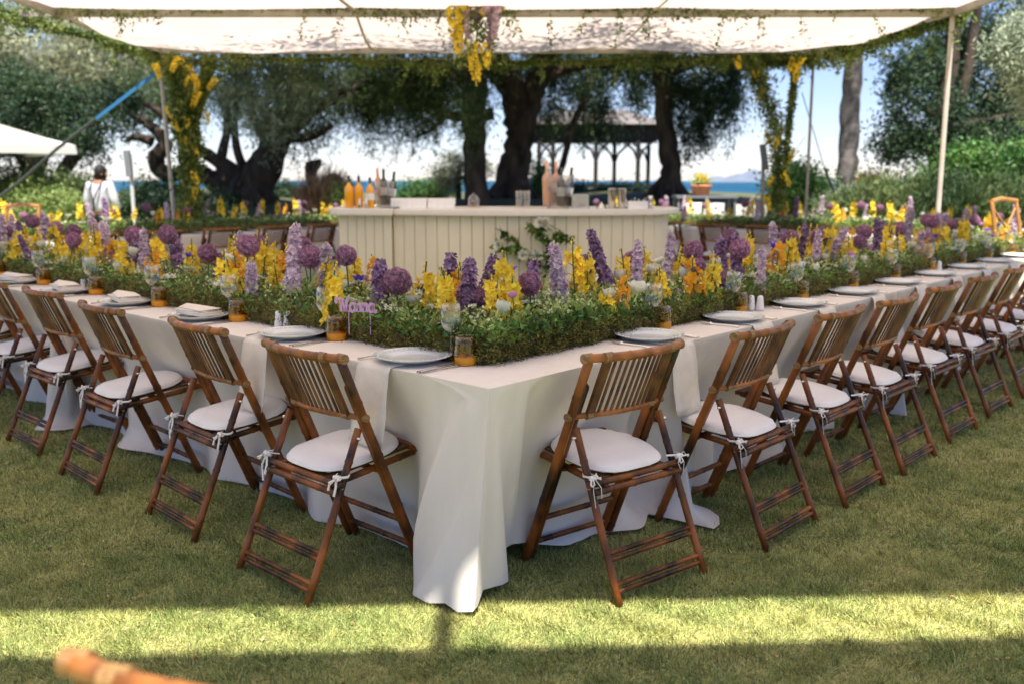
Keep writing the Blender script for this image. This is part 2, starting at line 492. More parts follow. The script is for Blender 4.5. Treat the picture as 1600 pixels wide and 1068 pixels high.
def noise1(s, seed):
    r = random.Random(seed)
    v = 0
    for k in range(5):
        f = r.uniform(3, 17); p = r.uniform(0, 6.28); v += math.sin(f * s + p) * (1.6 / (1 + f * .25))
    return v / 2.2

CH_L = [.70, 1.5, 2.32] + [3.16 + .74 * k for k in range(8)]
CH_R = [.53, 1.29, 1.97, 2.61, 3.35] + [3.35 + .72 * k for k in range(1, 8)]
def push_at(arm, s):
    v = 0
    for c in (CH_L if arm == 'L' else CH_R):
        d = abs(s - c)
        t = min(1, max(0, (.42 - d) / .24)); v = max(v, .55 + .45 * t * t * (3 - 2 * t) + .05 * math.sin(s * 7.3)) if d < 1.2 else v
    return v * min(1, max(0, s / .3))
def cloth(name, a0, a1, b0, b1, seed, label, tail=False, group='white tablecloths along the ring of tables', flare_bits=()):
    """tablecloth over the rectangle L in [a0,a1], R in [b0,b1]"""
    H = .75
    corners = [LR(a0, b0), LR(a0, b1), LR(a1, b1), LR(a1, b0)]   # counter-clockwise seen from above? order handled by centre
    cen = sum(corners, Vector((0, 0))) / 4
    per = []
    S = 0
    names = ['right_face', 'far_end', 'inner', 'left_face']
    for k in range(4):
        p, q = corners[k], corners[(k + 1) % 4]
        d = (q - p); L = d.length; d.normalize()
        nrm = Vector((d.y, -d.x))
        if nrm.dot(cen - p) > 0: nrm = -nrm
        pd = (p - corners[k - 1]).normalized()
        pn = Vector((pd.y, -pd.x))
        if pn.dot(cen - p) > 0: pn = -pn
        for j in range(-2, 3):     # corner fan
            t = (j + 2) / 4
            nn = (pn * (1 - t) + nrm * t).normalized()
            per.append((p, nn, S, k, 0.0, True))
        m = max(6, int(L / .025))
        for j in range(1, m):
            per.append((p + d * (L * j / m), nrm, S + L * j / m, k, L * j / m, False))
        S += L
    rows = [0, .012, .03, .07, .13, .2, .28, .36, .44, .52, .6, .68, .76, .84, .9, .95, .985, 1.0]
    b = MB(); vs = []
    n = len(per)
    r_ = random.Random(seed)
    phase = r_.uniform(0, 6)
    for v in rows:
        for (p, nn, s, k, loc, cor) in per:
            f = noise1(s, seed)
            near = min(loc, 9)
            cflare = math.exp(-(loc / .13) ** 2) if not cor else 1.0
            off = .004 + v * .012 + .0035 * noise1(s * 4.3, seed + 9) * min(1, v * 3) + (v ** 1.4) * (.022 * f + .022) + (.07 * cflare * v ** 1.5 if not tail or k != 0 else 0)
            hem = 0.006
            if v == 0: off = 0
            # outer faces are pushed in by the chair seats
            push = 0
            if not cor or True:
                if k == 3 and b0 == 0 and seed < 50: push = push_at('L', a1 - loc)
                if k == 0 and a0 == 0 and seed < 50: push = push_at('R', b0 + loc)
            if push > 0 and v > 0:
                pv = min(1.0, v / .42)
                off -= push * ((.205 if k == 0 else .185) * pv ** 1.15 + .03 * max(0, (v - .42)))
            z = H * (1 - v) + hem * v
            # slack cloth lying on the grass
            pud = max(0.0, math.sin(s * 2.3 + phase)) ** 3
            if v > .9:
                off += pud * .10 * (v - .9) / .1
                z = max(z, .012 + .012 * pud)
            q = Vector((p.x, p.y)) + nn * off
            if v == 0: zz = H
            elif v == rows[1]: zz = H - .004
            else: zz = z
            vs.append((q.x, q.y, zz + (0.0006 * f if v == 0 else 0)))
    if tail:
        # front corner: the loose cloth falls forward and lies on the grass, with a sharp right-hand ridge
        key = [(-.60, .60, .15, 0, .01), (-.50, .50, .11, 0, .01), (-.42, .42, .05, 0, .012), (-.36, .37, .015, 0, .015), (-.31, .30, -.075, 0, .02), (-.26, .25, -.125, 0, .022), (-.19, .18, -.12, 0, .012), (-.12, .115, -.10, 0, .026), (-.05, .055, -.10, 0, .014), (0, .0, -.085, 0, .028),
               (.012, .02, -.03, 0, .03), (.03, .07, .04, 0, .05), (.06, .055, .11, 0, .035), (.11, .07, .17, 0, .03), (.16, .13, .21, 0, .05), (.21, .19, .26, 0, .08), (.28, .185, .31, 0, .09), (.40, .185, .40, 0, .07), (.60, .18, .60, 0, .03)]
        for j, v in enumerate(rows):
            for i, (p, nn, s, k, loc, cor) in enumerate(per):
                if k == 0: sd_ = loc
                elif k == 3: sd_ = loc - (a1 - a0)
                else: continue
                if cor and k == 0: sd_ = (i - 2) * .004
                elif cor: continue
                if not -.60 < sd_ < .60 or v == 0: continue
                for q0, q1 in zip(key, key[1:]):
                    if q0[0] <= sd_ <= q1[0]:
                        t = (sd_ - q0[0]) / (q1[0] - q0[0])
                        t = t * t * (3 - 2 * t) if q0[0] not in (0,) else t
                        lr_ = LR(q0[1] + (q1[1] - q0[1]) * t, q0[2] + (q1[2] - q0[2]) * t); zb = q0[4] + (q1[4] - q0[4]) * t
                x, y, z = vs[j * n + i]
                a_ = abs(sd_)
                if sd_ < 0:      # every fold of the tail starts at the corner itself
                    cv = a_ * .12 if a_ < .31 else (.037 + (a_ - .31) / .29 * .563)
                else:
                    cv = a_ * .25 if a_ < .16 else (.04 + (a_ - .16) / .44 * .56)
                m_ = min(1, v / .05)
                cv = a_ * (1 - m_) + cv * m_
                tp = LR(cv if sd_ < 0 else 0, 0 if sd_ < 0 else cv)
                w = v ** (1.15 if sd_ > 0 else 1.15 + .6 * min(1, a_ / .2))
                if abs(sd_) > .3: w = 1 - (1 - min(1, v / .8)) ** 1.6
                tx = tp.x + (lr_.x - tp.x) * w; ty = tp.y + (lr_.y - tp.y) * w; tz_ = H * (1 - v) + zb * v
                bl = min(1, (.60 - abs(sd_)) / .18)
                vs[j * n + i] = (x + (tx - x) * bl, y + (ty - y) * bl, z + (tz_ - z) * bl)
    fs = []
    for j in range(len(rows) - 1):
        for i in range(n):
            i2 = (i + 1) % n
            fs.append((j * n + i, j * n + i2, (j + 1) * n + i2, (j + 1) * n + i))
    b.add(vs, fs, 0, True)
    top = [LR(a0, b0), LR(a0, b1), LR(a1, b1), LR(a1, b0)]
    # top sheet, slightly uneven
    na, nb = max(4, int((a1 - a0) / .1)), max(4, int((b1 - b0) / .1))
    tv = []
    for i in range(na + 1):
        for j in range(nb + 1):
            q = LR(a0 + (a1 - a0) * i / na, b0 + (b1 - b0) * j / nb)
            e = 0 if i in (0, na) or j in (0, nb) else random.uniform(0, .0022)
            tv.append((q.x, q.y, H + e))
    tf = [(i * (nb + 1) + j, (i + 1) * (nb + 1) + j, (i + 1) * (nb + 1) + j + 1, i * (nb + 1) + j + 1) for i in range(na) for j in range(nb)]
    b.add(tv, tf, 0, True)
    o = b.build(name, M_['cloth'])
    return tag(o, label, 'tablecloth', group)

def table(a0, a1, b0, b1, label):
    t = empty('banquet_table', (*LR((a0 + a1) / 2, (b0 + b1) / 2), 0))
    tag(t, label, 'table', 'plain tables hidden under the white cloths')
    i = .02
    b = MB()
    base = t.location
    q = [LR(a0 + i, b0 + i), LR(a1 - i, b0 + i), LR(a1 - i, b1 - i), LR(a0 + i, b1 - i)]
    lo = [(p.x - base.x, p.y - base.y, .715) for p in q]; hi = [(p.x - base.x, p.y - base.y, .745) for p in q]
    b.add(lo + hi, [(0, 3, 2, 1), (4, 5, 6, 7), (0, 1, 5, 4), (1, 2, 6, 5), (2, 3, 7, 6), (3, 0, 4, 7)])
    b.build('tabletop', M_['wood'], t)
    lm = None
    for p in (LR(a0 + .4, b0 + .4), LR(a1 - .4, b0 + .4), LR(a1 - .4, b1 - .4), LR(a0 + .4, b1 - .4)):
        if lm is None:
            b = MB(); b.tube([(0, 0, 0), (0, 0, .715)], .02, 8); lm = b.mesh('table_leg', M_['wood'])
        o = mesh_obj('leg', lm, t); o.location = (p.x - base.x, p.y - base.y, 0)

W = 1.1; RING = 9.55
spans = [
    ('L', 0.0, 3.45, 'pale tablecloth wrapping the front corner with a long loose tail on the grass', 'left arm from the corner'),
    ('L', 3.47, 6.4, 'pale tablecloth on the second table of the left arm behind the second gap between cloths', 'left arm middle'),
    ('L', 6.42, RING, 'pale tablecloth at the far end of the left arm beyond the frame edge', 'left arm far end'),
    ('R', 1.12, 3.55, 'pale tablecloth on the right arm just behind the nearest right-hand chairs', 'right arm first table'),
    ('R', 3.57, 6.5, 'pale tablecloth on the middle of the right arm below the tall pole', 'right arm middle'),
    ('R', 6.52, RING, 'pale tablecloth at the far end of the right arm near the tall tan chair', 'right arm far end'),
]
for k, (arm, s0, s1, lab, tl) in enumerate(spans):
    if arm == 'L':
        cloth('tablecloth', s0, s1, 0, W, 20 + k, lab, tail=(k == 0)); table(s0, s1, 0, W, 'plain trestle table under the cloth, ' + tl)
    else:
        cloth('tablecloth', 0, W, s0, s1, 20 + k, lab); table(0, W, s0, s1, 'plain trestle table under the cloth, ' + tl)
farspans = [('L', RING - W, RING, 1.12, 4.1, 'pale tablecloth of the far left table row behind the row of chair backs'),
            ('L', RING - W, RING, 4.12, 7.0, 'pale tablecloth of the far left table row beside the bar counter'),
            ('R', 1.12, 3.9, 9.2, 9.2 + W, 'pale tablecloth of the far right table row nearest the bushes'),
            ('R', 3.92, 7.0, 9.2, 9.2 + W, 'pale tablecloth of the far right table row beside the bar counter')]
for k, (arm, a0, a1, b0, b1, lab) in enumerate(farspans):
    cloth('tablecloth', a0, a1, b0, b1, 50 + k, lab); table(a0, a1, b0, b1, 'plain trestle table under the cloth of the far row, ' + ['left', 'left by the bar', 'right', 'right by the bar'][k])

# ------------------------------------------------------------------ bamboo folding chair
def bamboo(b, p, q, r, n=9, nodes=3, mi=0, curve=None, taper=1.0, rng=random):
    """a cane pole with swollen nodes between p and q"""
    p, q = Vector(p), Vector(q)
    ts = [0, .004]; rs = [r * .8, r]
    offs = rng.uniform(.1, .9)
    for k in range(nodes):
        t = (k + offs) / nodes
        ts += [t - .014, t, t + .014]; rs += [r, r * 1.13, r]
    ts += [.25, .5, .75]; rs += [r] * 3
    ts += [.996, 1]; rs += [r, r * .8]
    pr = sorted([(t, x) for t, x in zip(ts, rs) if 0 <= t <= 1])
    pts = []
    for t, x in pr:
        v = p.lerp(q, t)
        if curve: v = v + Vector(curve) * (4 * t * (1 - t))
        pts.append(v)
    b.tube(pts, [x * (1 + (taper - 1) * t) for t, x in pr], n, mi)

def P_pole(t):      # main side pole, t = 0 foot, 1 top (y, z)
    return .50 - .335 * t, .808 * t

def make_chair():
    rg = random.Random(4)
    root = empty('bamboo_chair')
    for s in (-1, 1):
        b = MB(); y0, z0 = P_pole(0); y1, z1 = P_pole(1.0)
        bamboo(b, (s * .214, y0, z0), (s * .214, y1, z1), .0165, 10, 4, rng=rg); b.build('side_pole', M_['bamboo'], root)
        b = MB(); y0, z0 = P_pole(.0); y1, z1 = P_pole(.87)
        bamboo(b, (s * .182, y0 + .01, z0), (s * .182, y1 + .01, z1), .0155, 10, 4, rng=rg)
        b.blob((s * .182, y1 + .01, z1), .0155, 8, 5); b.build('brace_pole', M_['bamboo'], root)
        b = MB(); bamboo(b, (s * .214, 0, 0), (s * .205, .238, .56), .0135, 9, 3, rng=rg); b.build('rear_leg', M_['bamboo'], root)
        b = MB(); b.blob((s * .225, .222, .53), (.012, .007, .007), 8, 5); b.build('bolt', M_['steel'], root)
        b = MB(); b.blob((s * .222, .145, .372), (.012, .007, .007), 8, 5); b.build('bolt', M_['steel'], root)
    # back: rails bowed away from the sitter
    ty, tz = P_pole(1.0)
    b = MB()
    bamboo(b, (-.232, ty, tz + .006), (.232, ty, tz + .006), .0155, 10, 5, curve=(0, -.045, 0), rng=rg); b.build('top_rail', M_['bamboo_light'], root)
    by, bz = P_pole(.74)
    b = MB(); bamboo(b, (-.215, by, bz), (.215, by, bz), .0115, 8, 4, curve=(0, -.042, 0), rng=rg); b.build('bottom_rail', M_['bamboo_light'], root)
    def railpt(x, lo):
        t = (x + .224) / .448
        c = 4 * t * (1 - t)
        return Vector((x, (by - .042 * c) if lo else (ty - .045 * c), bz if lo else tz))
    for s in (-1, 1):
        b = MB(); a, c = railpt(s * .15, 1), railpt(s * .15, 0)
        b.bar(a, c, .033, .014, up=(0, 1, 0)); b.build('back_stile', M_['slat'], root)
    sm = None
    for k in range(10):
        x = -.118 + .236 * k / 9
        a, c = railpt(x, 1), railpt(x, 0)
        b = MB(); b.bar(a, c, .0095, .006, up=(0, 1, 0)); b.build('slat', M_['slat'], root)
    # cane bindings
    for x in (-.222, .222, -.15, .15):
        b = MB()
        p = railpt(x, 0)
        for j in range(5):
            xx = p.x + (j - 2) * .007
            b.tube([(xx - .0045, p.y, tz + .006), (xx + .0045, p.y, tz + .006)], .0178 - .0006 * (j % 2), 10)
        b.build('cane_binding', M_['cane'], root)
        b = MB(); p = railpt(x, 1)
        for j in range(4):
            xx = p.x + (j - 1.5) * .007
            b.tube([(xx - .0045, p.y, bz), (xx + .0045, p.y, bz)], .0145 - .0006 * (j % 2), 8)
        b.build('cane_binding', M_['cane'], root)
    # seat
    def seatz(y): return .380 + (y - .145) * .11
    b = MB()
    for s in (-1, 1):
        bamboo(b, (s * .160, .12, seatz(.12) - .012), (s * .160, .555, seatz(.555) - .012), .0125, 8, 3, rng=rg)
    bamboo(b, (-.235, .14, seatz(.14) + .004), (.235, .14, seatz(.14) + .004), .0125, 8, 3, rng=rg)
    bamboo(b, (-.215, .128, seatz(.14) - .022), (.215, .128, seatz(.14) - .022), .0125, 8, 3, rng=rg)
    b.bar((-.205, .535, seatz(.535) + .004), (.205, .535, seatz(.535) + .004), .05, .018)
    bamboo(b, (-.15, .36, seatz(.36) - .03), (.15, .36, seatz(.36) - .03), .011, 8, 2, rng=rg)
    b.build('seat_frame', M_['bamboo'], root)
    for k in range(7):
        x = -.132 + .264 * k / 6
        b = MB(); b.bar((x, .15, seatz(.15) + .008), (x, .51, seatz(.51) + .008), .03, .008); b.build('seat_slat', M_['slat'], root)
    # cushion: squared at the back, rounded at the front
    b = MB(); n = 40; rings = 7; vs = []
    cyy = .335
    def outline(t):
        c, s_ = math.cos(t), math.sin(t)
        e = .62 if s_ < 0 else .92
        wx = .185 * (abs(c) ** (e)) * (1 if c > 0 else -1)
        wy = .19 * (abs(s_) ** (e)) * (1 if s_ > 0 else -1)
        if s_ < 0: wx *= .98
        return wx, wy
    prof = [(1.0, 0.0), (.985, .010), (.94, .017), (.8, .021), (.55, .023), (.25, .024), (0.001, .024)]
    for sgn in (1, -1):
        base = len(vs)
        for (r, h) in prof:
            for k in range(n):
                wx, wy = outline(2 * math.pi * k / n)
                y = cyy + wy * r
                z = seatz(y) + .026 + (h * sgn * (1 if sgn > 0 else .5)) + .002 * math.sin(9 * wx * 20) * (r > .9)
                vs.append((wx * r, y, z))
        for j in range(len(prof) - 1):
            for k in range(n):
                k2 = (k + 1) % n
                f = (base + j * n + k, base + j * n + k2, base + (j + 1) * n + k2, base + (j + 1) * n + k)
                b.f.append(f if sgn > 0 else tuple(reversed(f))); b.m.append(0); b.sm.append(True)
    b.v = vs
    cu = b.build('cushion', M_['cushion'], root)
    b = MB()
    ring = [(outline(2 * math.pi * k / n)[0] * 1.003, cyy + outline(2 * math.pi * k / n)[1] * 1.003, seatz(cyy + outline(2 * math.pi * k / n)[1]) + .026) for k in range(n + 1)]
    b.tube(ring, .0035, 5, caps=False); b.build('piping', M_['cushion'], cu)
    # ribbon ties round the rear legs
    for s in (-1, 1):
        b = MB(); z0 = seatz(.15) + .028
        lx = s * .212
        p = [(s * .175, .165, z0), (s * .20, .14, z0 + .004), (lx + s * .016, .145, z0 + .002), (lx + s * .018, .17, z0), (lx, .19, z0)]
        b.tube(p, .005, 5, flat=.35)
        for k in range(2):      # bow loops
            sgn = -1 if k else 1
            q = [(lx + s * .008, .138, z0)] + [(lx + s * .008 + sgn * .020 * math.sin(t) + s * .0, .135 - .012 * t, z0 + .012 * math.cos(t * 2) + (-.010 if k else .008)) for t in (.5, 1.1, 1.7, 2.3)] + [(lx + s * .008, .132, z0 - .002)]
            b.tube(q, .004, 5, flat=.3)
        ln = .10 if s < 0 else .06
        b.tube([(lx, .134, z0), (lx + s * .014, .122, z0 - ln * .4), (lx + s * .006, .118, z0 - ln)], .0045, 5, flat=.3)
        b.tube([(lx, .134, z0), (lx - s * .02, .12, z0 - ln * .35), (lx - s * .016, .112, z0 - ln * .7)], .0045, 5, flat=.3)
        b.tube([(lx - s * .015, .136, z0), (lx + s * .018, .136, z0)], .0075, 6)
        b.build('cushion_tie', M_['cushion'], root)
    # stretchers: two pairs between the rear legs, two between the front feet
    for z in (.158, .138, .062, .040):
        y = z / .56 * .238
        b = MB(); bamboo(b, (-.212, y, z), (.212, y, z), .0088, 8, 3, rng=rg); b.build('stretcher', M_['bamboo'], root)
    for z in (.175, .07):
        t = z / .808; y, zz = P_pole(t)
        b = MB(); bamboo(b, (-.2, y + .008, z), (.2, y + .008, z), .011, 8, 3, rng=rg); b.build('stretcher', M_['bamboo'], root)
    return root

chair0 = make_chair()
chair_used = [False]
def place_chair(x, y, rz, label, group):
    if not chair_used[0]:
        c = chair0; chair_used[0] = True
    else:
        c = copy_tree(chair0)
    c.location = (x, y, 0.004); c.rotation_euler = (0, 0, rz)
    for ch in KIDS[c.name]:
        if ch.name.startswith('cushion') and 'tie' not in ch.name:
            ch.location = (random.uniform(-.008, .008), random.uniform(-.012, .008), 0); ch.rotation_euler = (0, 0, random.uniform(-.03, .03)); ch.scale = (random.uniform(.96, 1.02), random.uniform(.97, 1.02), 1)
    tag(c, label, 'folding chair', group)
    return c

ORD = ['first', 'second', 'third', 'fourth', 'fifth', 'sixth', 'seventh', 'eighth', 'ninth', 'tenth', 'eleventh', 'twelfth', 'thirteenth', 'fourteenth']
# outer side of the left arm (rear-foot midpoint, facing the table)
Lc = [(-.839, 3.12, 46.6), (-1.398, 3.69, 43.8), (-2.024, 4.24, 44.4)]
for k in range(3, 11):
    p = LR(3.16 + .74 * (k - 3), -.35 + random.uniform(-.03, .03)); Lc.append((p.x, p.y, 46.5 + random.uniform(-5, 4)))
extra = {0: 'bamboo folding chair beside the hanging cloth tail, left of the front corner',
         1: 'bamboo folding chair with a long dangling cushion tie, second left of the front corner'}
for k, (x, y, a) in enumerate(Lc):
    place_chair(x, y, rad(a - 90), extra.get(k, f'bamboo folding chair with white cushion, {ORD[k]} from the corner on the left arm'), 'bamboo folding chairs round the tables')
Rc = [(.527, 3.10, 132.0), (1.118, 3.59, 137.7), (1.59, 4.08, 137.9), (2.03, 4.54, 137.7), (2.51, 5.10, 137)]
for k in range(5, 12):
    p = LR(-.50, 3.35 + .72 * (k - 4)); Rc.append((p.x, p.y, 138 + random.uniform(-4, 3)))
extra = {0: 'bamboo folding chair with patchy light cushion, right of the front table corner'}
for k, (x, y, a) in enumerate(Rc):
    if k == 0: a = 128.4
    place_chair(x, y, rad(a - 90), extra.get(k, f'bamboo folding chair with white cushion, {ORD[k]} from the corner on the right arm'), 'bamboo folding chairs round the tables')
# inner side of both arms, glimpsed through the flowers
for k in range(7):
    p = LR(1.85 + .74 * k, W + .42); place_chair(p.x, p.y, rad(226.6 - 90 + random.uniform(-4, 4)), f'bamboo chair facing the camera behind the flowers, {ORD[k]} inside the left arm', 'bamboo folding chairs round the tables')
    p = LR(W + .42, 1.75 + .74 * k); place_chair(p.x, p.y, rad(318.5 - 90 + random.uniform(-4, 4)), f'bamboo chair facing the camera behind the flowers, {ORD[k]} inside the right arm', 'bamboo folding chairs round the tables')
# near side of the two far rows, backs to the camera
for k in range(6):
    p = LR(8.45 - .38, 2.35 + .76 * k); place_chair(p.x, p.y, rad(136.7 - 90 + random.uniform(-3, 3)), f'bamboo chair back seen before the far left table row, {ORD[5 - k]} from the bar', 'bamboo folding chairs round the tables')
for k in range(5):
    p = LR(5.15 - .74 * k, 9.2 - .38); place_chair(p.x, p.y, rad(48.5 - 90 + random.uniform(-3, 3)), f'bamboo chair back seen before the far right table row, {ORD[k]} from the bar', 'bamboo folding chairs round the tables')
# blurred chair at the bottom edge
place_chair(-.350, .872, rad(-12), 'blurred bamboo chair top rail at the very bottom edge of the photo, lower left', 'bamboo folding chairs round the tables')

# ------------------------------------------------------------------ place settings
def plate_mesh():
    b = MB()
    prof = [(.001, .004), (.085, .004), (.092, .007), (.098, .0125), (.118, .016), (.141, .021), (.1435, .0225), (.1435, .020), (.12, .012), (.092, .0), (.06, 0), (.001, 0)]
    def rm(t, j):
        return 1 + (.010 * math.cos(30 * t) if j in (5, 6, 7) else 0)
    b.lathe(prof, 90, rmod=rm)
    for k in range(40):      # beaded relief round the rim
        t = 2 * math.pi * k / 40
        b.blob((.126 * math.cos(t), .126 * math.sin(t), .0185), (.0045, .0045, .0018), 6, 4)
    return b.mesh('dinner_plate', M_['plate'])
PLATE = plate_mesh()
def wine_glass():
    root = empty('wine_glass')
    b = MB(); b.lathe([(.001, .0), (.034, .0), (.034, .002), (.012, .005), (.0045, .012), (.0035, .02)], 24); b.build('foot', M_['glass'], root)
    b = MB(); b.lathe([(.0035, .02), (.0032, .09), (.0045, .098)], 10); b.build('stem', M_['glass'], root)
    b = MB()
    out = [(.0045, .098), (.018, .104), (.033, .122), (.040, .145), (.039, .17), (.034, .205)]
    b.lathe(out + [(r - .0012, z) for r, z in reversed(out[1:])] + [(.001, .1005)], 28); b.build('bowl', M_['glass'], root)
    return root
def tumbler():
    root = empty('amber_tumbler')
    b = MB()
    out = [(.0405, .028), (.041, .045), (.039, .075), (.036, .100)]
    b.lathe(out + [(r - .002, z) for r, z in reversed(out)], 28); b.build('glass_wall', M_['amber'], root)
    b = MB(); b.lathe([(.001, .0), (.036, .0), (.0395, .007), (.0405, .027), (.030, .030), (.001, .026)], 28); b.build('thick_base', M_['amber_base'], root)
    return root
def knife_mesh():
    b = MB(); b.tube([(0, -.11, .003), (0, -.06, .0045), (0, -.01, .004)], [.005, .006, .004], 8, flat=.5)
    b.add([(-.006, -.01, .003), (.004, -.01, .003), (.008, .06, .003), (.004, .105, .003), (-.005, .11, .003),
           (-.006, -.01, .0045), (.004, -.01, .0045), (.008, .06, .0045), (.004, .105, .0045), (-.005, .11, .0045)],
          [(5, 6, 7, 8, 9), (4, 3, 2, 1, 0), (0, 1, 6, 5), (1, 2, 7, 6), (2, 3, 8, 7), (3, 4, 9, 8), (4, 0, 5, 9)])
    return b.mesh('table_knife', M_['steel'])
def fork_mesh():
    b = MB(); b.tube([(0, -.10, .003), (0, -.05, .0045), (0, .03, .003), (0, .045, .004)], [.006, .004, .0035, .010], 8, flat=.4)
    for k in range(4):
        x = -.009 + .006 * k
        b.tube([(x, .042, .004), (x, .07, .005), (x, .095, .009)], [.0022, .002, .001], 5)
    return b.mesh('table_fork', M_['steel'])
KN, FK = knife_mesh(), fork_mesh()
def napkin_drape(p_edge, inward, along, label):
    """linen napkin under the plate, its end hanging down over the table edge"""
    b = MB(); w0, w1 = .085, .095
    path = [(inward * .24, .7560), (inward * .12, .7565), (inward * .02, .7565), (Vector((0, 0)) - inward * .006, .754), (-inward * .020, .735),
            (-inward * .034, .66), (-inward * .046, .58), (-inward * .056, .50), (-inward * .060, .475)]
    vs = []; th = .004
    for j, (o, z) in enumerate(path):
        w = w0 + (w1 - w0) * j / 8
        for sgn in (-1, -.5, 0, .5, 1):
            q = p_edge + o + along * (w * sgn) 
            dz = -.012 * (1 - abs(sgn)) if j == 8 else 0
            bulge = .006 * math.sin(j * 1.3 + sgn * 3) * (j > 4)
            vs.append((q.x - inward.x * bulge, q.y - inward.y * bulge, z + dz))
    m = len(vs)
    for (x, y, z) in vs[:]:
        i = len(vs) - m; j = i // 5
        if j < 4: vs.append((x, y, z - .0035))
        else: vs.append((x + inward.x * th, y + inward.y * th, z))
    fs = []
    for j in range(8):
        for i in range(4):
            a = j * 5 + i
            fs.append((a, a + 1, a + 6, a + 5)); fs.append((m + a, m + a + 5, m + a + 6, m + a + 1))
    for j in range(8):
        for i in (0, 4):
            a = j * 5 + i; fs.append((a, a + 5, m + a + 5, m + a))
    for i in range(4):
        fs.append((i, m + i, m + i + 1, i + 1)); a = 40 + i; fs.append((a, a + 1, m + a + 1, m + a))
    b.add(vs, fs, 0, True)
    tag(b.build('napkin', M_['napkin']), label, 'napkin', 'linen napkins at the place settings')
def folded_napkin(p, rz, label):
    b = MB()
    for j in range(3):
        b.box((0.0 + .004 * j, .006 * j, .027 + .009 * j), (.21 - .01 * j, .12 - .012 * j, .008), Matrix.Rotation(.08 * j, 3, 'Z'))
    b.add([(-.10, -.05, .052), (.08, -.06, .052), (.10, .05, .052), (-.09, .06, .050), (-.02, -.02, .058), (.06, .03, .072)],
          [(0, 1, 5, 4), (1, 2, 5), (2, 3, 4, 5), (3, 0, 4)], 0, True)
    o = b.build('napkin', M_['napkin']); o.location = p; o.rotation_euler = (0, 0, rz)
    tag(o, label, 'napkin', 'linen napkins at the place settings')
wg0, tb0 = wine_glass(), tumbler()
glass_first = [True, True]
def put(src, idx, p, label, cat, group):
    if glass_first[idx]: o = src; glass_first[idx] = False
    else: o = copy_tree(src)
    o.location = p; tag(o, label, cat, group); return o
TZ = .7535
def setting(arm, k, s, inset):
    side = 'left' if arm == 'L' else 'right'
    inward = UR if arm == 'L' else UL
    along = UL if arm == 'L' else UR
    lr = (lambda s_, i_: LR(s_, i_)) if arm == 'L' else (lambda s_, i_: LR(i_, s_))
    where = f'{ORD[k]} from the corner on the {side} arm'
    e = lr(s, 0)
    hang = not (arm == 'L' and k >= 2)
    if hang:
        napkin_drape(e + along * (.05 if arm == 'L' else .02), inward, along, f'linen napkin hanging over the table edge, {where}')
    p = lr(s, inset)
    pl = mesh_obj('dinner_plate', PLATE); pl.location = (p.x, p.y, TZ + .004); pl.rotation_euler = (0, 0, random.uniform(0, 3))
    tag(pl, f'pale blue-grey plate with beaded rim, {where}', 'plate', 'dinner plates round the tables')
    if not hang:
        folded_napkin((p.x, p.y, TZ + .002), math.atan2(along.y, along.x) + random.uniform(-.4, .4), f'folded beige napkin lying on the plate {where}')
    sg = -1 if arm == 'L' else 1       # diner's right hand side
    rot = math.atan2(inward.y, inward.x) - math.pi / 2
    for (mesh, nm, d, cat) in ((KN, 'table_knife', .165 * sg, 'knife'), (KN, 'table_knife', .185 * sg, 'knife'), (FK, 'table_fork', -.168 * sg, 'fork')):
        q = lr(s + d, inset - .02)
        o = mesh_obj(nm, mesh); o.location = (q.x, q.y, TZ); o.rotation_euler = (0, 0, rot + random.uniform(-.05, .05))
        wh = 'outer' if abs(d) > .18 else 'inner'
        tag(o, f'steel {wh + " " if cat == "knife" else ""}{cat} beside the plate {where}', cat, f'{cat}s at the place settings' if cat == 'fork' else 'knives at the place settings')
    q = lr(s + (.29 if arm == 'R' else -.185), .225 if arm == 'L' else .26)
    put(tb0, 1, (q.x, q.y, TZ), f'amber glass tumbler against the moss, {where}', 'tumbler', 'amber tumblers round the tables')
    q2 = lr(s + (.20 if arm == 'R' else -.10), .25 if arm == 'R' else .235)
    put(wg0, 0, (q2.x, q2.y, TZ), f'clear wine glass beside the amber tumbler, {where}', 'wine glass', 'wine glasses round the tables')
for k in range(10):
    setting('L', k, .52 + .765 * k, .135)
for k in range(11):
    setting('R', k, 1.11 + .705 * k, .135)
# plates on the far rows
for k in range(6):
    p = LR(RING - W + .16, 2.35 + .76 * k); pl = mesh_obj('dinner_plate', PLATE); pl.location = (p.x, p.y, TZ)
    tag(pl, f'plate on the far left table row, {ORD[5 - k]} from the bar', 'plate', 'dinner plates round the tables')
for k in range(5):
    p = LR(5.15 - .74 * k, 9.2 + .16); pl = mesh_obj('dinner_plate', PLATE); pl.location = (p.x, p.y, TZ)
    tag(pl, f'plate on the far right table row, {ORD[k]} from the bar', 'plate', 'dinner plates round the tables')
def shaker_mesh():
    b = MB(); b.lathe([(.001, 0), (.021, 0), (.021, .01), (.016, .05), (.0145, .066), (.011, .073), (.001, .076)], 20)
    return b.mesh('shaker', M_['white_ceramic'])
SH = shaker_mesh()
for j, (s, i, arm, txt) in enumerate([(1.56, .25, 'L', 'between the second and third left plates'), (2.2, .245, 'R', 'beyond the second right arm plate'), (3.62, .25, 'L', 'near the fifth left arm plate'), (4.95, .25, 'R', 'far along the right arm')]):
    for d in (0, 1):
        p = LR(s, i) if arm == 'L' else LR(i, s)
        q = Vector((p.x + (.042 if d else 0), p.y - (.012 if d else 0)))
        o = mesh_obj('salt_shaker' if d else 'pepper_shaker', SH); o.location = (q.x, q.y, TZ)
        tag(o, f'white ceramic shaker, {"right" if d else "left"} one of the pair {txt}', 'shaker', 'white salt and pepper shakers')

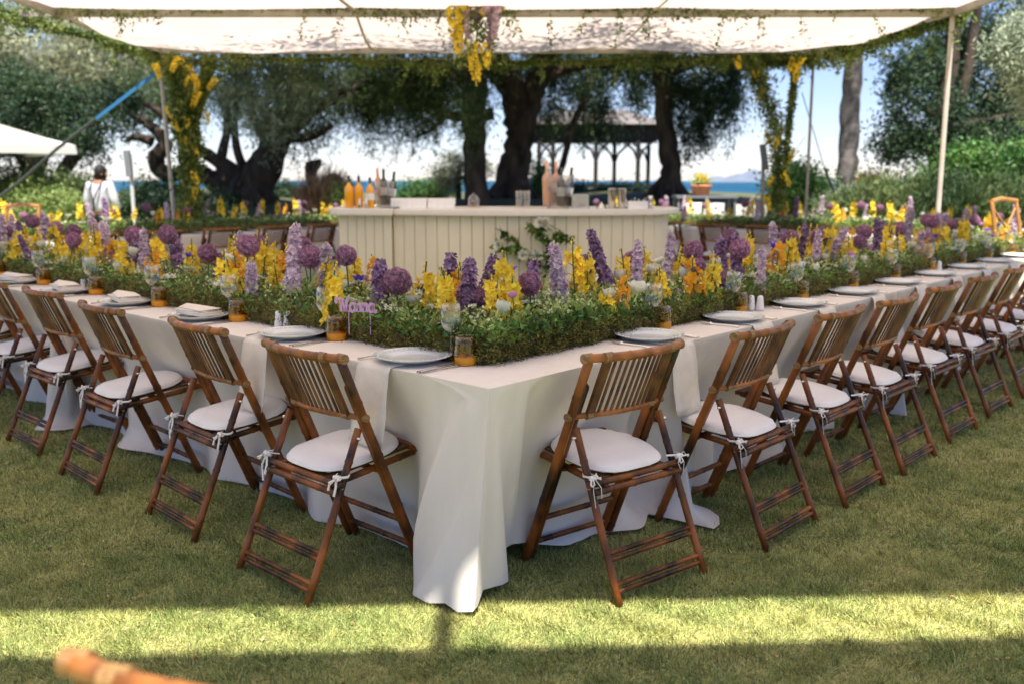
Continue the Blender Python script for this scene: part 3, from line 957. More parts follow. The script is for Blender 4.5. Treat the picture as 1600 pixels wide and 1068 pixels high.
# ------------------------------------------------------------------ floral runners
def rand_dirs(n, up=None, spread=1.0):
    d = norm(RNG.normal(size=(n, 3)))
    if up is not None: d = norm(d * spread + np.array(up))
    return d

def petals_at(cs, ns, npet, L, Wd, flare=1.0):
    """flowers at points cs facing ns: npet diamond petals each"""
    out = []
    cs = np.asarray(cs, float); ns = norm(np.asarray(ns, float))
    a = norm(np.cross(ns, RNG.normal(size=ns.shape))); b_ = np.cross(ns, a)
    for k in range(npet):
        t = 2 * math.pi * k / npet
        D = (a * math.cos(t) + b_ * math.sin(t)) * flare + ns * RNG.uniform(.15, .6, (len(cs), 1))
        D = norm(D)
        S = norm(np.cross(D, ns))
        Lk = L * RNG.uniform(.8, 1.15, (len(cs), 1))
        mid = cs + D * Lk * .55 + ns * L * .08
        tip = cs + D * Lk - ns * L * RNG.uniform(-.1, .25, (len(cs), 1))
        out.append(np.stack([cs, mid - S * Wd / 2, tip, mid + S * Wd / 2], 1))
    return np.concatenate(out)

def with_stem(V, mats, stem_pts, r, extra=None):
    """join petals (N,4,3) with a stem tube (material index 1)"""
    b = MB()
    b.tube(stem_pts, r, 6, 1)
    if extra: extra(b)
    me = bpy.data.meshes.new('flower')
    v = V.reshape(-1, 3).tolist(); n = len(v)
    f = [(4 * i, 4 * i + 1, 4 * i + 2, 4 * i + 3) for i in range(len(V))]
    me.from_pydata(v + [tuple(x) for x in b.v], [], f + [tuple(i + n for i in q) for q in b.f])
    for m in mats: me.materials.append(m)
    me.polygons.foreach_set('material_index', [0] * len(V) + b.m)
    me.polygons.foreach_set('use_smooth', [False] * len(V) + b.sm)
    me.update()
    return me

def sph(n):
    i = np.arange(n) + .5
    ph = np.arccos(1 - 2 * i / n); th = math.pi * (1 + 5 ** .5) * i
    return np.stack([np.cos(th) * np.sin(ph), np.sin(th) * np.sin(ph), np.cos(ph)], 1)

def allium_mesh(seed, r=.048):
    d = sph(230); d = norm(d + RNG.normal(0, .05, d.shape))
    V = petals_at(d * r * RNG.uniform(.78, .96, (230, 1)), d, 6, .0125, .0036, .9)
    return with_stem(V, [M_['allium'], M_['allium_core']], [(0, 0, .001), (0, 0, 0)], .001, lambda b: b.blob((0, 0, 0), r * .83, 16, 10, 1))
def allium_stem():
    b = MB(); b.tube([(0, 0, -.04), (.004, 0, -.12), (.0, .003, -.30)], .0035, 7); return b.mesh('allium_stem', M_['stem'])

def spike_mesh(petmat, h=.22, r0=.036, r1=.012, n=80, pl=.021, pw=.014, npet=5, budmat=None, lean=.0):
    i = np.arange(n); t = (i + .5) / n
    th = i * 2.4 + RNG.normal(0, .2, n)
    rr = (r0 + (r1 - r0) * t ** 1.3) * RNG.uniform(.45, 1.2, n)
    z = -h / 2 + h * t + RNG.normal(0, .006, n)
    lx = lean * (t - .5) * h
    cs = np.stack([np.cos(th) * rr * .7 + lx, np.sin(th) * rr * .7, z], 1)
    ns = np.stack([np.cos(th), np.sin(th), .25 + .5 * t], 1)
    V = petals_at(cs, ns, npet, pl, pw, .8)
    sc_ = np.repeat(1 - .45 * t, 1)
    def ex(b):
        for k in range(5):
            b.blob((lx[-1] + random.uniform(-.004, .004), random.uniform(-.004, .004), h / 2 + .004 * k), .0045 - .0004 * k, 6, 4, 2)
    return with_stem(V, [petmat, M_['stem'], budmat or M_['cream_petal']], [(lx[-1], 0, h / 2 + .01), (0, 0, 0), (-lean * h * .6, 0, -h / 2 - .2)], .003, ex)

def orchid_mesh(h=.18, n=15, petmat=None):
    i = np.arange(n); t = (i + .3) / n
    th = i * 2.2 + RNG.normal(0, .4, n)
    rr = .036 - .022 * t
    z = -h / 2 + h * t
    cs = np.stack([np.cos(th) * rr, np.sin(th) * rr, z + RNG.normal(0, .005, n)], 1)
    ns = np.stack([np.cos(th), np.sin(th), RNG.uniform(-.2, .6, n)], 1)
    V1 = petals_at(cs, ns, 6, .034, .021, 1.0)
    V2 = petals_at(cs + ns * .004, ns, 3, .014, .012, .25)
    def ex(b):
        for k in range(n):
            b.tube([(0, 0, z[k] - .012), tuple(cs[k])], .0013, 4, 1)
        for k in range(4):
            b.blob((random.uniform(-.008, .008), random.uniform(-.008, .008), h / 2 + .012 * k), (.0045, .0045, .007), 6, 4, 2)
    return with_stem(np.concatenate([V1, V2]), [petmat or M_['yellow'], M_['stem'], M_['yellow']], [(0, 0, h / 2 + .04), (.003, 0, 0), (0, .002, -h / 2 - .2)], .0028, ex)

def cup_mesh(petmat, r=.024, h=.045, npet=6, open_=.5):
    b = MB()
    for ring_ in range(2):
        for k in range(npet):
            t = 2 * math.pi * (k + .5 * ring_) / npet
            c, s_ = math.cos(t), math.sin(t); tx, ty = -s_, c
            rr = r * (1 - .25 * ring_)
            w = rr * .75
            pts = []
            for (f, zz, ww) in ((.25, 0, .4), (1.0, .4, 1), (1.0 + open_ * .4, .8, .85), (1.0 + open_, 1.0, .25)):
                for sg in (-1, 0, 1):
                    q = rr * f * (1.0 if sg == 0 else .93)
                    pts.append((c * q + tx * w * ww * sg, s_ * q + ty * w * ww * sg, h * zz))
            fs = [(3 * j + i, 3 * j + i + 1, 3 * j + i + 4, 3 * j + i + 3) for j in range(3) for i in range(2)]
            b.add(pts, fs, 0, True)
    b.tube([(0, 0, 0), (0, .003, -.2)], .0025, 6, 1)
    return b.mesh('cup_flower', [petmat, M_['stem']])

def umbel_mesh():
    cs = []; 
    b = MB()
    for k in range(16):
        a, r = random.uniform(0, 6.28), .035 * math.sqrt(random.random())
        p = Vector((r * math.cos(a), r * math.sin(a), .006 - r * .25 + random.uniform(-.004, .004)))
        b.tube([(0, 0, -.045), p], .0009, 4, 1)
        for j in range(5):
            cs.append((p.x + random.uniform(-.009, .009), p.y + random.uniform(-.009, .009), p.z + random.uniform(-.002, .005)))
    b.tube([(0, 0, -.045), (0, 0, -.16)], .002, 5, 1)
    V = petals_at(cs, rand_dirs(len(cs), (0, 0, 1.2), .5), 4, .0075, .0065, 1.0)
    me = bpy.data.meshes.new('umbel')
    v = V.reshape(-1, 3).tolist(); n = len(v)
    f = [(4 * i, 4 * i + 1, 4 * i + 2, 4 * i + 3) for i in range(len(V))]
    me.from_pydata(v + [tuple(x) for x in b.v], [], f + [tuple(i + n for i in q) for q in b.f])
    me.materials.append(M_['white_petal']); me.materials.append(M_['stem'])
    me.polygons.foreach_set('material_index', [0] * len(V) + b.m); me.update()
    return me

def blade_leaf_mesh():
    b = MB()
    for k in range(3):
        a = k * 2.1; L = .20 - .03 * k
        pts = []
        for j in range(5):
            t = j / 4; w = .012 * (1 - t ** 2)
            x = .03 * t * t * math.cos(a) + .01 * math.cos(a); y = .03 * t * t * math.sin(a) + .01 * math.sin(a)
            pts += [(x - math.sin(a) * w, y + math.cos(a) * w, -.12 + L * t), (x + math.sin(a) * w, y - math.cos(a) * w, -.12 + L * t)]
        b.add(pts, [(2 * j, 2 * j + 1, 2 * j + 3, 2 * j + 2) for j in range(4)], 0, True)
    return b.mesh('blade_leaves', M_['leaf_light'])

FL = {
    'allium': [allium_mesh(1), allium_mesh(2, .044), allium_mesh(3, .052)],
    'lilac_delphinium': [spike_mesh(M_['lilac'], .24), spike_mesh(M_['lilac'], .21, .040, .018, 100, lean=.25), spike_mesh(M_['lilac'], .28, .044, .016, 130, lean=-.2)],
    'purple_delphinium': [spike_mesh(M_['purple'], .21, lean=.2), spike_mesh(M_['purple'], .18, .046, .026, 100), spike_mesh(M_['purple'], .25, .040, .016, 120, lean=-.25)],
    'yellow_orchid': [orchid_mesh(), orchid_mesh(.21, 18), orchid_mesh(.14, 11), orchid_mesh(.17, 14)],
    'amber_orchid': [orchid_mesh(.13, 9, M_['orange'])],
    'white_tulip': [cup_mesh(M_['white_petal'], .022, .045, 6, .2), cup_mesh(M_['white_petal'], .026, .035, 7, .7)],
    'pink_lisianthus': [cup_mesh(M_['pink'], .018, .028, 6, .6)],
    'blue_iris': [cup_mesh(M_['iris'], .020, .035, 3, 1.3)],
    'white_umbel': [umbel_mesh(), umbel_mesh(), umbel_mesh()],
    'blade_leaves': [blade_leaf_mesh()],
}
ASTEM = allium_stem()
def flower(kind, p, parent, scale=1.0, tilt=.17):
    o = mesh_obj(kind, random.choice(FL[kind]), parent)
    o.location = Vector(p) - parent.location
    o.rotation_euler = (random.gauss(0, tilt), random.gauss(0, tilt), random.uniform(0, 6.28))
    o.scale = (scale,) * 3
    if kind == 'allium':
        s = mesh_obj('stem', ASTEM, o)
    return o

HAND = {
 'allium': [(-0.47,3.88,0.99),(-0.76,4.34,1.06),(0.07,3.81,0.99),(0.58,4.53,1.02),(0.94,4.92,1.04),(-1.30,4.68,1.08),(-1.58,4.92,1.03),(-2.37,5.96,1.06),(-1.94,5.36,1.10),(-2.87,6.23,1.07),(-3.28,6.85,1.06),(-0.96,4.52,1.04),(-3.56,7.08,1.10),(1.68,5.74,1.06),(1.97,6.11,1.04),(2.34,6.33,1.06),(2.90,7.15,1.04),(3.39,7.80,1.08),(3.69,8.00,1.04),(4.19,8.64,1.04),(4.65,9.13,1.05),(1.21,5.04,1.04),(-3.91,7.36,1.01)],
 'delph': [(-0.90,4.50,0.95,1),(-1.04,4.52,1.03,1),(-0.56,3.99,0.96,0),(-0.10,3.83,0.99,0),(0.20,4.02,0.97,1),(0.40,4.38,1.05,0),(0.81,4.88,1.00,1),(1.15,5.22,0.99,0),(1.60,5.77,1.00,1),(1.75,5.78,0.98,0),(3.10,7.45,1.06,1),(2.59,6.73,0.98,0),(4.09,8.59,1.02,1),(-1.98,5.60,0.96,0),(-2.12,5.46,0.99,1),(-3.51,6.78,0.99,0),(-3.79,7.09,1.01,1),(3.63,8.11,0.97,1),(-2.62,6.03,1.04,1),(-0.26,3.88,0.95,0),(4.87,9.24,1.02,1)],
 'yellow': [(-0.37,3.97,0.94),(-0.25,3.61,0.92),(-0.03,3.74,0.98),(0.34,4.26,0.95),(0.53,4.45,0.93),(-0.74,4.45,0.93),(-1.20,4.81,0.93),(0.86,4.86,0.92),(1.32,5.45,0.94),(2.17,6.11,0.92),(3.52,7.87,0.93),(3.80,8.02,0.98),(4.56,9.06,0.92),(-1.48,4.86,0.92),(-2.13,5.73,0.95),(-2.41,5.86,0.92),(-1.27,4.88,1.00),(-0.74,3.91,0.92),(0.28,4.29,1.02),(2.52,6.39,0.92),(1.63,5.60,0.96),(0.00,3.61,0.92),(-3.34,6.69,0.92),(-2.89,6.11,0.92),(-2.60,5.92,0.96),(-1.84,5.45,0.94),(2.00,6.07,0.99),(-3.60,6.94,0.93)],
}
def inv_LR(x, y):
    d = Vector((x, y)) - C0
    det = UL.x * UR.y - UL.y * UR.x
    return (d.x * UR.y - d.y * UR.x) / det, (UL.x * d.y - UL.y * d.x) / det

def runner(label, pos, s0, s1, c0, c1, dense, seed, fill):
    """planted strip: pos(s, c) -> point on the table; moss, leaves and flowers"""
    r = random.Random(seed)
    base = pos(s0, (c0 + c1) / 2)
    root = empty('floral_runner', (base.x, base.y, TZ - .002))
    tag(root, label, 'floral arrangement', 'mossy flower runners along the tables')
    bx, by, bz = root.location
    # moss bed
    b = MB(); n = int((s1 - s0) / (.022 if dense else .06)); prof = [(0, 0), (-.02, .025), (-.022, .055), (.0, .082), (.05, .095), (.16, .10), (.30, .105), (.44, .10), (.53, .095), (.58, .08), (.60, .05), (.595, .02), (.58, 0)]
    k_ = (c1 - c0) / .58
    vs = []
    for i in range(n + 1):
        s = s0 + (s1 - s0) * i / n
        block = abs(((s * 4.2) % 1) - .5) * 2      # moss laid in pads
        for j, (c, z) in enumerate(prof):
            jj = r.uniform(-.010, .010) if 0 < j < len(prof) - 1 else r.uniform(-.006, .006)
            sh = (.014 * block - .006) * (1 if c < .3 else -1)
            q = pos(s, c0 + c * k_ - sh + jj)
            vs.append((q.x - bx, q.y - by, max(0.0, z + (r.uniform(-.008, .01) if j not in (0, len(prof) - 1) else 0))))
    m = len(prof)
    fs = [(i * m + j, i * m + j + 1, (i + 1) * m + j + 1, (i + 1) * m + j) for i in range(n) for j in range(m - 1)]
    fs += [tuple(range(m)), tuple(reversed(range(n * m, n * m + m)))]
    b.add(vs, fs, 0, True)
    tag(b.build('moss_bed', M_['moss'], root), kind='stuff')
    # moss tufts, leaves, small blossom: masses
    Ls = s1 - s0
    def pts(cnt, zlo, zhi, near_bias=True, edge=False):
        u = RNG.random(cnt) ** (1.7 if near_bias else 1.0)
        s = s0 + u * Ls
        if edge:
            c = np.where(RNG.random(cnt) < .75, c0 + RNG.normal(-.014, .012, cnt) - .012 * np.abs(np.sin(s * 13)) , c1 + RNG.normal(.012, .008, cnt)); z = RNG.uniform(0.0, .095, cnt)
        else:
            c = RNG.uniform(c0 - .02, c1 + .02, cnt); z = RNG.uniform(zlo, zhi, cnt)
        o = np.array([(pos(a, q).x - bx, pos(a, q).y - by) for a, q in zip(s, c)])
        return np.concatenate([o, z[:, None]], 1)
    f = 1.0 if dense else .35
    def end_pts(cnt, zlo, zhi):
        c = RNG.uniform(c0 - .02, c1 + .02, cnt)
        o = np.array([(pos(s0 + q2, q).x - bx, pos(s0 + q2, q).y - by) for q, q2 in zip(c, RNG.normal(-.016, .012, cnt) - .012 * np.abs(np.sin(c * 13)))])
        return np.concatenate([o, RNG.uniform(zlo, zhi, cnt)[:, None]], 1)
    p = np.concatenate([pts(int(30000 * f), 0, 0, True, True), end_pts(3200, 0, .1)])
    tag(mesh_obj('moss_tufts', np_mesh('moss_tufts', leaves(p, rand_dirs(len(p), (0, 0, .3)), RNG.uniform(.007, .020, len(p)), .0045), 4, M_['moss_green']), root), kind='stuff')
    sc_ = 1 if dense else 1.7
    for (mt, cnt, zlo, zhi, L, Wd) in (('leaf', 9000, .055, .135, .034, .014), ('leaf_light', 6500, .08, .165, .028, .011), ('leaf', 2500, .03, .10, .03, .012)):
        edge = zhi == .10
        p = pts(int(cnt * f), zlo, zhi)
        if edge:      # leaves spilling over the sides
            p = pts(int(cnt * f), 0, 0, True, True); p[:, 2] = RNG.uniform(.055, .12, len(p)); p = np.concatenate([p, end_pts(420, .06, .13)])
        ll = leaves(p, rand_dirs(len(p), (0, 0, .55)), RNG.uniform(.6, 1.3, len(p)) * L * sc_, Wd * sc_)
        tag(mesh_obj('leaf_filler', np_mesh('leaf_filler', ll, 4, M_[mt]), root), kind='stuff')
    p = pts(int(2400 * f), .11, .20); p = p[np.sin(p[:, 0] * 19) + np.sin(p[:, 1] * 23) > -.2]
    tag(mesh_obj('small_blossom', np_mesh('small_blossom', petals_at(p, rand_dirs(len(p), (0, 0, .8)), 5, .0075 * sc_, .0065 * sc_), 4, M_['cream_petal']), root), kind='stuff')
    # counted flowers
    def put_f(kind, s, c, z, sc=1.0):
        q = pos(s, c)
        if kind != 'white_umbel' and any((Vector((q.x, q.y)) - Vector(k_)).length < .17 for k_ in ((-.62, 3.78), (-.55, 3.72), (-.68, 3.9))): return
        flower(kind, (q.x, q.y, z), root, sc)
    for (kind, per_m, zlo, zhi) in fill:
        cnt = int(per_m * Ls)
        for k in range(cnt):
            s = s0 + Ls * (k + r.random()) / cnt
            cc = r.uniform(c0 + .0, c1 - .02)
            put_f(kind, s, cc, r.uniform(zlo, zhi) - (.035 if cc < c0 + .12 else 0), r.uniform(.72, 1.22))
    return root

posL = lambda s, c: LR(s, c)
posR = lambda s, c: LR(c, s)
low = [('white_umbel', 10, .875, .935), ('white_tulip', 5, .90, .96), ('pink_lisianthus', 1.3, .90, .98), ('blue_iris', 1.1, .93, 1.0), ('blade_leaves', 1.5, .92, .97),
       ('amber_orchid', 1.6, .93, .97), ('yellow_orchid', 3.8, .89, .99)]
RLft = runner('flower and moss runner on the left table arm, with the front corner', posL, .27, 9.2, .28, .84, True, 1, low + [('lilac_delphinium', 1.1, .92, 1.02), ('purple_delphinium', .8, .91, 1.0), ('allium', 1.7, .95, 1.08)])
RRgt = runner('flower and moss runner along the right table arm beginning behind the corner', posR, .84, 9.1, .28, .84, True, 2, low + [('lilac_delphinium', 1.1, .92, 1.02), ('purple_delphinium', .8, .91, 1.0), ('allium', 1.7, .95, 1.08)])
for kind, lst in HAND.items():
    for q in lst:
        l_, r_ = inv_LR(q[0], q[1])
        par = RLft if l_ >= r_ or r_ < .84 else RRgt
        if kind == 'allium': flower('allium', q[:3], par, random.uniform(1.0, 1.2), .06)
        elif kind == 'delph': flower('lilac_delphinium' if q[3] else 'purple_delphinium', q[:3], par, random.uniform(1.0, 1.15), .08)
        else: flower('yellow_orchid', q[:3], par, random.uniform(1.0, 1.2), .1)
far_fill = [('yellow_orchid', 4.2, .96, 1.06), ('lilac_delphinium', 1.8, .98, 1.10), ('purple_delphinium', .8, .98, 1.06), ('allium', 1.7, 1.02, 1.12), ('white_tulip', 3, .93, 1.0), ('white_umbel', 3, .92, .98), ('pink_lisianthus', 1.5, .92, 1.0), ('amber_orchid', 1, .94, 1.0)]
runner('flower and moss runner on the far left table row behind the chair backs', lambda s, c: LR(c, s), 1.2, 6.9, RING - W + .28, RING - W + .84, False, 3, far_fill)
runner('flower and moss runner on the far right table row behind the chair backs', lambda s, c: LR(s, c), 1.2, 6.9, 9.48, 10.04, False, 4, far_fill)

# lilac script signs standing in the flowers
def script_sign(word, p, rz, h, label):
    G = {
     'N': [[(-.25, .62), (-.38, .72), (-.32, .9), (-.15, .92), (-.02, .8), (.02, .5), (0, 0)], [(.03, .85), (.2, .5), (.36, .02)], [(.36, .02), (.42, .6), (.52, 1.0), (.62, .95)]],
     'o': [[(.0, .3), (.08, .55), (.25, .6), (.38, .45), (.38, .2), (.22, .02), (.06, .1), (.0, .3)]],
     'n': [[(.0, .6), (.04, .3), (.02, .02)], [(.03, .3), (.14, .55), (.28, .58), (.34, .4), (.34, .03)]],
     'a': [[(.36, .5), (.2, .6), (.04, .45), (.02, .2), (.16, .02), (.32, .15), (.37, .5)], [(.37, .6), (.37, .2), (.46, .02), (.58, .08)]],
    }
    adv = {'N': .66, 'o': .46, 'n': .46, 'a': .6}
    b = MB(); x = 0
    for ch in word:
        for st in G[ch]:
            pts = [Vector(((x + u) * h, 0, v * h)) for u, v in st]
            sm_ = []
            for i in range(len(pts) - 1):      # smooth the stroke
                p0 = pts[max(i - 1, 0)]; p1 = pts[i]; p2 = pts[i + 1]; p3 = pts[min(i + 2, len(pts) - 1)]
                for t in (0, .34, .67):
                    sm_.append(.5 * ((2 * p1) + (p2 - p0) * t + (2 * p0 - 5 * p1 + 4 * p2 - p3) * t * t + (3 * p1 - p0 - 3 * p2 + p3) * t ** 3))
            sm_.append(pts[-1])
            w = h * .085; vs = []
            for i, q in enumerate(sm_):
                d = sm_[min(i + 1, len(sm_) - 1)] - sm_[max(i - 1, 0)]
                nn = Vector((-d.z, 0, d.x)); nn = nn.normalized() if nn.length > 1e-9 else Vector((0, 0, 1))
                for (sg, yy) in ((-1, -.003), (1, -.003), (1, .003), (-1, .003)):
                    vs.append(q + nn * w * sg + Vector((0, yy, 0)))
            fs = []
            for i in range(len(sm_) - 1):
                for k in range(4):
                    k2 = (k + 1) % 4
                    fs.append((4 * i + k, 4 * i + k2, 4 * i + 4 + k2, 4 * i + 4 + k))
            m = 4 * (len(sm_) - 1)
            fs += [(3, 2, 1, 0), (m, m + 1, m + 2, m + 3)]
            b.add(vs, fs)
        x += adv[ch]
    b.bar((0, .0045, .04 * h), ((x - .1) * h, .0045, .04 * h), .004, .07 * h)
    for t in (.2, .8): b.tube([(x * h * t, .004, 0), (x * h * t, .004, -.09)], .002, 5)
    o = b.build('name_sign', M_['sign_lilac']); o.location = p; o.rotation_euler = (0, 0, rz)
    tag(o, label, 'sign', None)
q = at(533, 487, 3.74); script_sign('Nonna', (q.x, q.y, q.z), rad(-12), .057, 'lilac cut-out script sign reading Nonna among the flowers left of the corner')
q = at(1022, 468, 4.48); script_sign('Nonno', (q.x, q.y, q.z), rad(22), .062, 'lilac cut-out script sign half hidden by flowers on the right arm')

# ------------------------------------------------------------------ bar
BAR_Z = 1.133
bar = empty('bar_counter', (0, 9.3, 0)); tag(bar, 'cream painted bar with vertical boards and a curved front in the ring of tables', 'bar')
def bar_front(x, off=0.0):
    return 9.42 - off - .46 * max(0, 1 - (x / 1.75) ** 2)
def bar_outline(off, x0, x1):
    pts = []
    n = 26
    for k in range(n + 1):
        x = x0 + (x1 - .28 - x0) * k / n
        pts.append(Vector((x, bar_front(x) - off)))
    # rounded right end
    xe = x1 - .28; ye = bar_front(xe) - off
    for k in range(1, 9):
        t = math.pi / 2 * k / 8
        pts.append(Vector((xe + (.28 + off) * math.sin(t), ye + (.36 + off) * (1 - math.cos(t)))))
    return pts
main = bar_outline(0, -1.143, 1.56)
L_ = 0
pts = [main[0]]; acc = 0; step = .112
segs = []
for a, c in zip(main, main[1:]):
    segs.append((a, c))
def resample(path, step):
    tot = sum((c - a).length for a, c in zip(path, path[1:])); step = tot / round(tot / step) - 1e-5
    out = [path[0]]; rem = step
    for a, c in zip(path, path[1:]):
        d = (c - a).length; p = 0
        while d - p >= rem:
            p += rem; out.append(a.lerp(c, p / d)); rem = step
        rem -= d - p
    return out
for path in (resample(main + [Vector((main[-1].x, 9.95))], .112), resample([Vector((-1.66, 9.95)), Vector((-1.68, 9.25))], .1), resample([Vector((-1.678, 9.247)), Vector((-1.15, 9.12))], .098)):
    for a, c in zip(path, path[1:]):
        d = (c - a).normalized(); nrm = Vector((d.y, -d.x))
        a2, c2 = a + d * .003, c - d * .003
        th = .018
        b = MB()
        q = [a2, c2, c2 - nrm * th, a2 - nrm * th]
        if nrm.y > .2: q = q
        o = [a2 + nrm * 0 + d * .0, c2, c2 - nrm * th, a2 - nrm * th]
        vs = [(p.x, p.y - 9.3, .02) for p in o] + [(p.x, p.y - 9.3, BAR_Z - .062) for p in o]
        b.add(vs, [(0, 3, 2, 1), (4, 5, 6, 7), (0, 1, 5, 4), (1, 2, 6, 5), (2, 3, 7, 6), (3, 0, 4, 7)])
        b.build('board', M_['bar_paint'], bar)
b = MB()      # carcass behind the boards
core = [p + Vector((0, .03)) for p in bar_outline(-.03, -1.14, 1.56)] + [Vector((1.5, 9.95)), Vector((-1.14, 9.95))]
n = len(core)
vs = [(p.x, p.y - 9.3, .01) for p in core] + [(p.x, p.y - 9.3, BAR_Z - .066) for p in core]
b.add(vs, [tuple(reversed(range(n))), tuple(range(n, 2 * n))] + [(i, (i + 1) % n, n + (i + 1) % n, n + i) for i in range(n)])
b.box((-1.39, .33, (BAR_Z - .066) / 2), (.48, .66, BAR_Z - .07))
b.build('carcass', M_['dark'], bar)
def top_slab(out, z0, z1, name):
    b = MB(); n = len(out); c = sum(out, Vector((0, 0))) / n
    lv = [(1 - .012, z0), (1.0, z0 + .012), (1.0, z1 - .012), (1 - .012, z1)]
    vs = []
    for (s, z) in lv:
        for p in out:
            q = c + (p - c) * s if s != 1 else p
            vs.append((q.x, q.y - 9.3, z))
    fs = [(j * n + i, j * n + (i + 1) % n, (j + 1) * n + (i + 1) % n, (j + 1) * n + i) for j in range(3) for i in range(n)]
    fs += [tuple(reversed(range(n))), tuple(range(3 * n, 4 * n))]
    b.add(vs, fs, 0, False)
    return b.build(name, M_['bar_top'], bar)
top_slab(bar_outline(.10, -1.12, 1.56) + [Vector((1.66, 9.98)), Vector((-1.12, 9.98))], BAR_Z - .060, BAR_Z, 'countertop')
top_slab([Vector((-1.76, 9.98)), Vector((-1.77, 9.3)), Vector((-1.74, 9.17)), Vector((-1.68, 9.13)), Vector((-1.125, 9.00)), Vector((-1.125, 9.98))], BAR_Z - .062, BAR_Z + .004, 'side_countertop')

# climbing sprigs fixed to the bar front
def sprig(paths, p0, label):
    root = empty('climbing_sprig', p0)
    b = MB(); P = []
    for path in paths:
        b.tube(path, .004, 6)
        for a, c in zip(path, path[1:]):
            a, c = Vector(a), Vector(c)
            for k in range(20):
                q = a.lerp(c, random.random()); P.append((q.x, q.y - .01, q.z))
    b.build('stem', M_['stem'], root)
    P = np.array(P)
    V = leaves(P, rand_dirs(len(P), (0, -.5, .2)), RNG.uniform(.055, .10, len(P)), .05, .3)
    tag(mesh_obj('leaves', np_mesh('sprig_leaves', V, 4, M_['leaf']), root), kind='stuff')
    tag(root, label, 'climbing plant', 'green sprigs on the bar front')
    for k in range(4):
        q = random.choice(paths); q = q[min(len(q) - 1, 1 + k)]
        o = mesh_obj('white_flower', FL['white_tulip'][1], root); o.location = (q[0] + random.uniform(-.05, .05), -.05, q[2]); o.rotation_euler = (1.2, 0, random.uniform(-1, 1)); o.scale = (1.3,) * 3
    return root
def relpath(pxs, p0, Y):
    return [tuple(at(x, y, Y) - Vector(p0)) for x, y in pxs]
p0 = at(840, 440, 8.88)
sprig([relpath([(838, 440), (835, 415), (815, 395), (800, 372), (775, 357)], p0, 8.88), relpath([(835, 415), (845, 400), (822, 400)], p0, 8.86), relpath([(815, 395), (790, 393), (775, 385)], p0, 8.87)], p0, 'fuller leafy green sprig with white flowers on the bar front')
p0 = at(858, 440, 8.88)
S2 = sprig([relpath([(856, 440), (858, 405), (860, 385), (845, 368), (825, 352)], p0, 8.88), relpath([(860, 385), (875, 370), (890, 376)], p0, 8.87), relpath([(845, 368), (848, 350)], p0, 8.87)], p0, 'leafy green sprig topped by a small purple ball on the bar front')
o = mesh_obj('allium', FL['allium'][1], S2); o.location = at(848, 346, 8.83) - p0; o.scale = (.75,) * 3

# things on the bar
BZ = BAR_Z + .001
def on_bar(px, Y, z=None):
    x = (px - 800) / F_PX * (Y * math.cos(PITCH) + (CAM_H - BZ) * math.sin(PITCH)); return (x, Y, BZ + (.004 if x < -1.125 else 0) if z is None else z)
def bottle(p, body_mat, cap_mat, h=.30, r=.037, label=None, liquid_label=True, tilt=0, neck=.012, fill=None):
    root = empty('bottle', p); root.rotation_euler = (0, tilt, 0)
    b = MB(); b.lathe([(.001, 0), (r, .001), (r, h * .58), (r * .92, h * .64), (neck * 1.3, h * .74), (neck, h * .80), (neck, h * .9), (.001, h * .9)], 18)
    b.build('body', body_mat, root)
    b = MB(); b.lathe([(neck * 1.12, h * .80), (neck * 1.15, h * .99), (.001, h)], 14); b.build('cap', cap_mat, root)
    if liquid_label:
        b = MB(); b.lathe([(r + .0012, h * .26), (r + .0012, h * .48)], 18); b.build('paper_label', M_['label'], root)
    tag(root, label, 'bottle', 'bottles on the bar')
    return root
bottle(on_bar(546, 9.22), M_['juice'], M_['cap'], .305, .043, 'bottle of orange juice, leftmost on the bar', False)
bottle(on_bar(561.5, 9.22), M_['juice'], M_['cap'], .305, .040, 'bottle of orange juice, middle one of three on the bar', False)
bottle(on_bar(579, 9.20), M_['juice'], M_['cap'], .29, .039, 'bottle of orange juice with a white label, nearest the left ice bucket')
def bucket(p, s, label):
    root = empty('ice_bucket', p); b = MB(); h = .25 * s
    b.lathe([(.001, 0), (.085 * s, 0), (.115 * s, h), (.111 * s, h), (.081 * s, .006), (.001, .006)], 28, rmod=lambda t, j: 1 + .0 * j); b.build('bucket_wall', M_['ice_bucket'], root)
    tag(root, label, 'ice bucket', 'clear ice buckets on the bar'); return root
lb = on_bar(602, 9.42); bucket(lb, 1.0, 'clear ice bucket behind the orange juice bottles with dark wine bottles in it')
bottle((lb[0] - .055, lb[1] + .02, lb[2] + .05), M_['rose'], M_['copper'], .33, .035, 'pale bottle with orange cap inside the left ice bucket', False, -.06)
bottle((lb[0] - .005, lb[1] - .04, lb[2] + .03), M_['dark_glass'], M_['cap'], .34, .036, 'dark wine bottle with white label, middle of the left ice bucket', True, 0)
bottle((lb[0] + .055, lb[1], lb[2] + .03), M_['dark_glass'], M_['cap'], .32, .036, 'dark wine bottle leaning right in the left ice bucket', True, .13)
rb = on_bar(872, 9.20); bucket(rb, 1.25, 'large clear ice bucket holding rosé and dark bottles right of centre on the bar')
bottle((rb[0] - .10, rb[1] - .03, rb[2] + .03), M_['rose'], M_['copper'], .42, .046, 'tall rosé bottle with copper foil at the front of the right ice bucket', False, -.04)
bottle((rb[0] - .02, rb[1] + .05, rb[2] + .05), M_['rose'], M_['copper'], .39, .036, 'rosé bottle behind the taller one in the right ice bucket', True, 0)
bottle((rb[0] + .02, rb[1] - .05, rb[2] + .02), M_['dark_glass'], M_['cap'], .37, .040, 'dark bottle with black cap in the middle of the right ice bucket', True, .02)
bottle((rb[0] + .085, rb[1], rb[2] + .02), M_['dark_glass'], M_['cap'], .37, .040, 'dark bottle leaning right in the right ice bucket', True, .12)
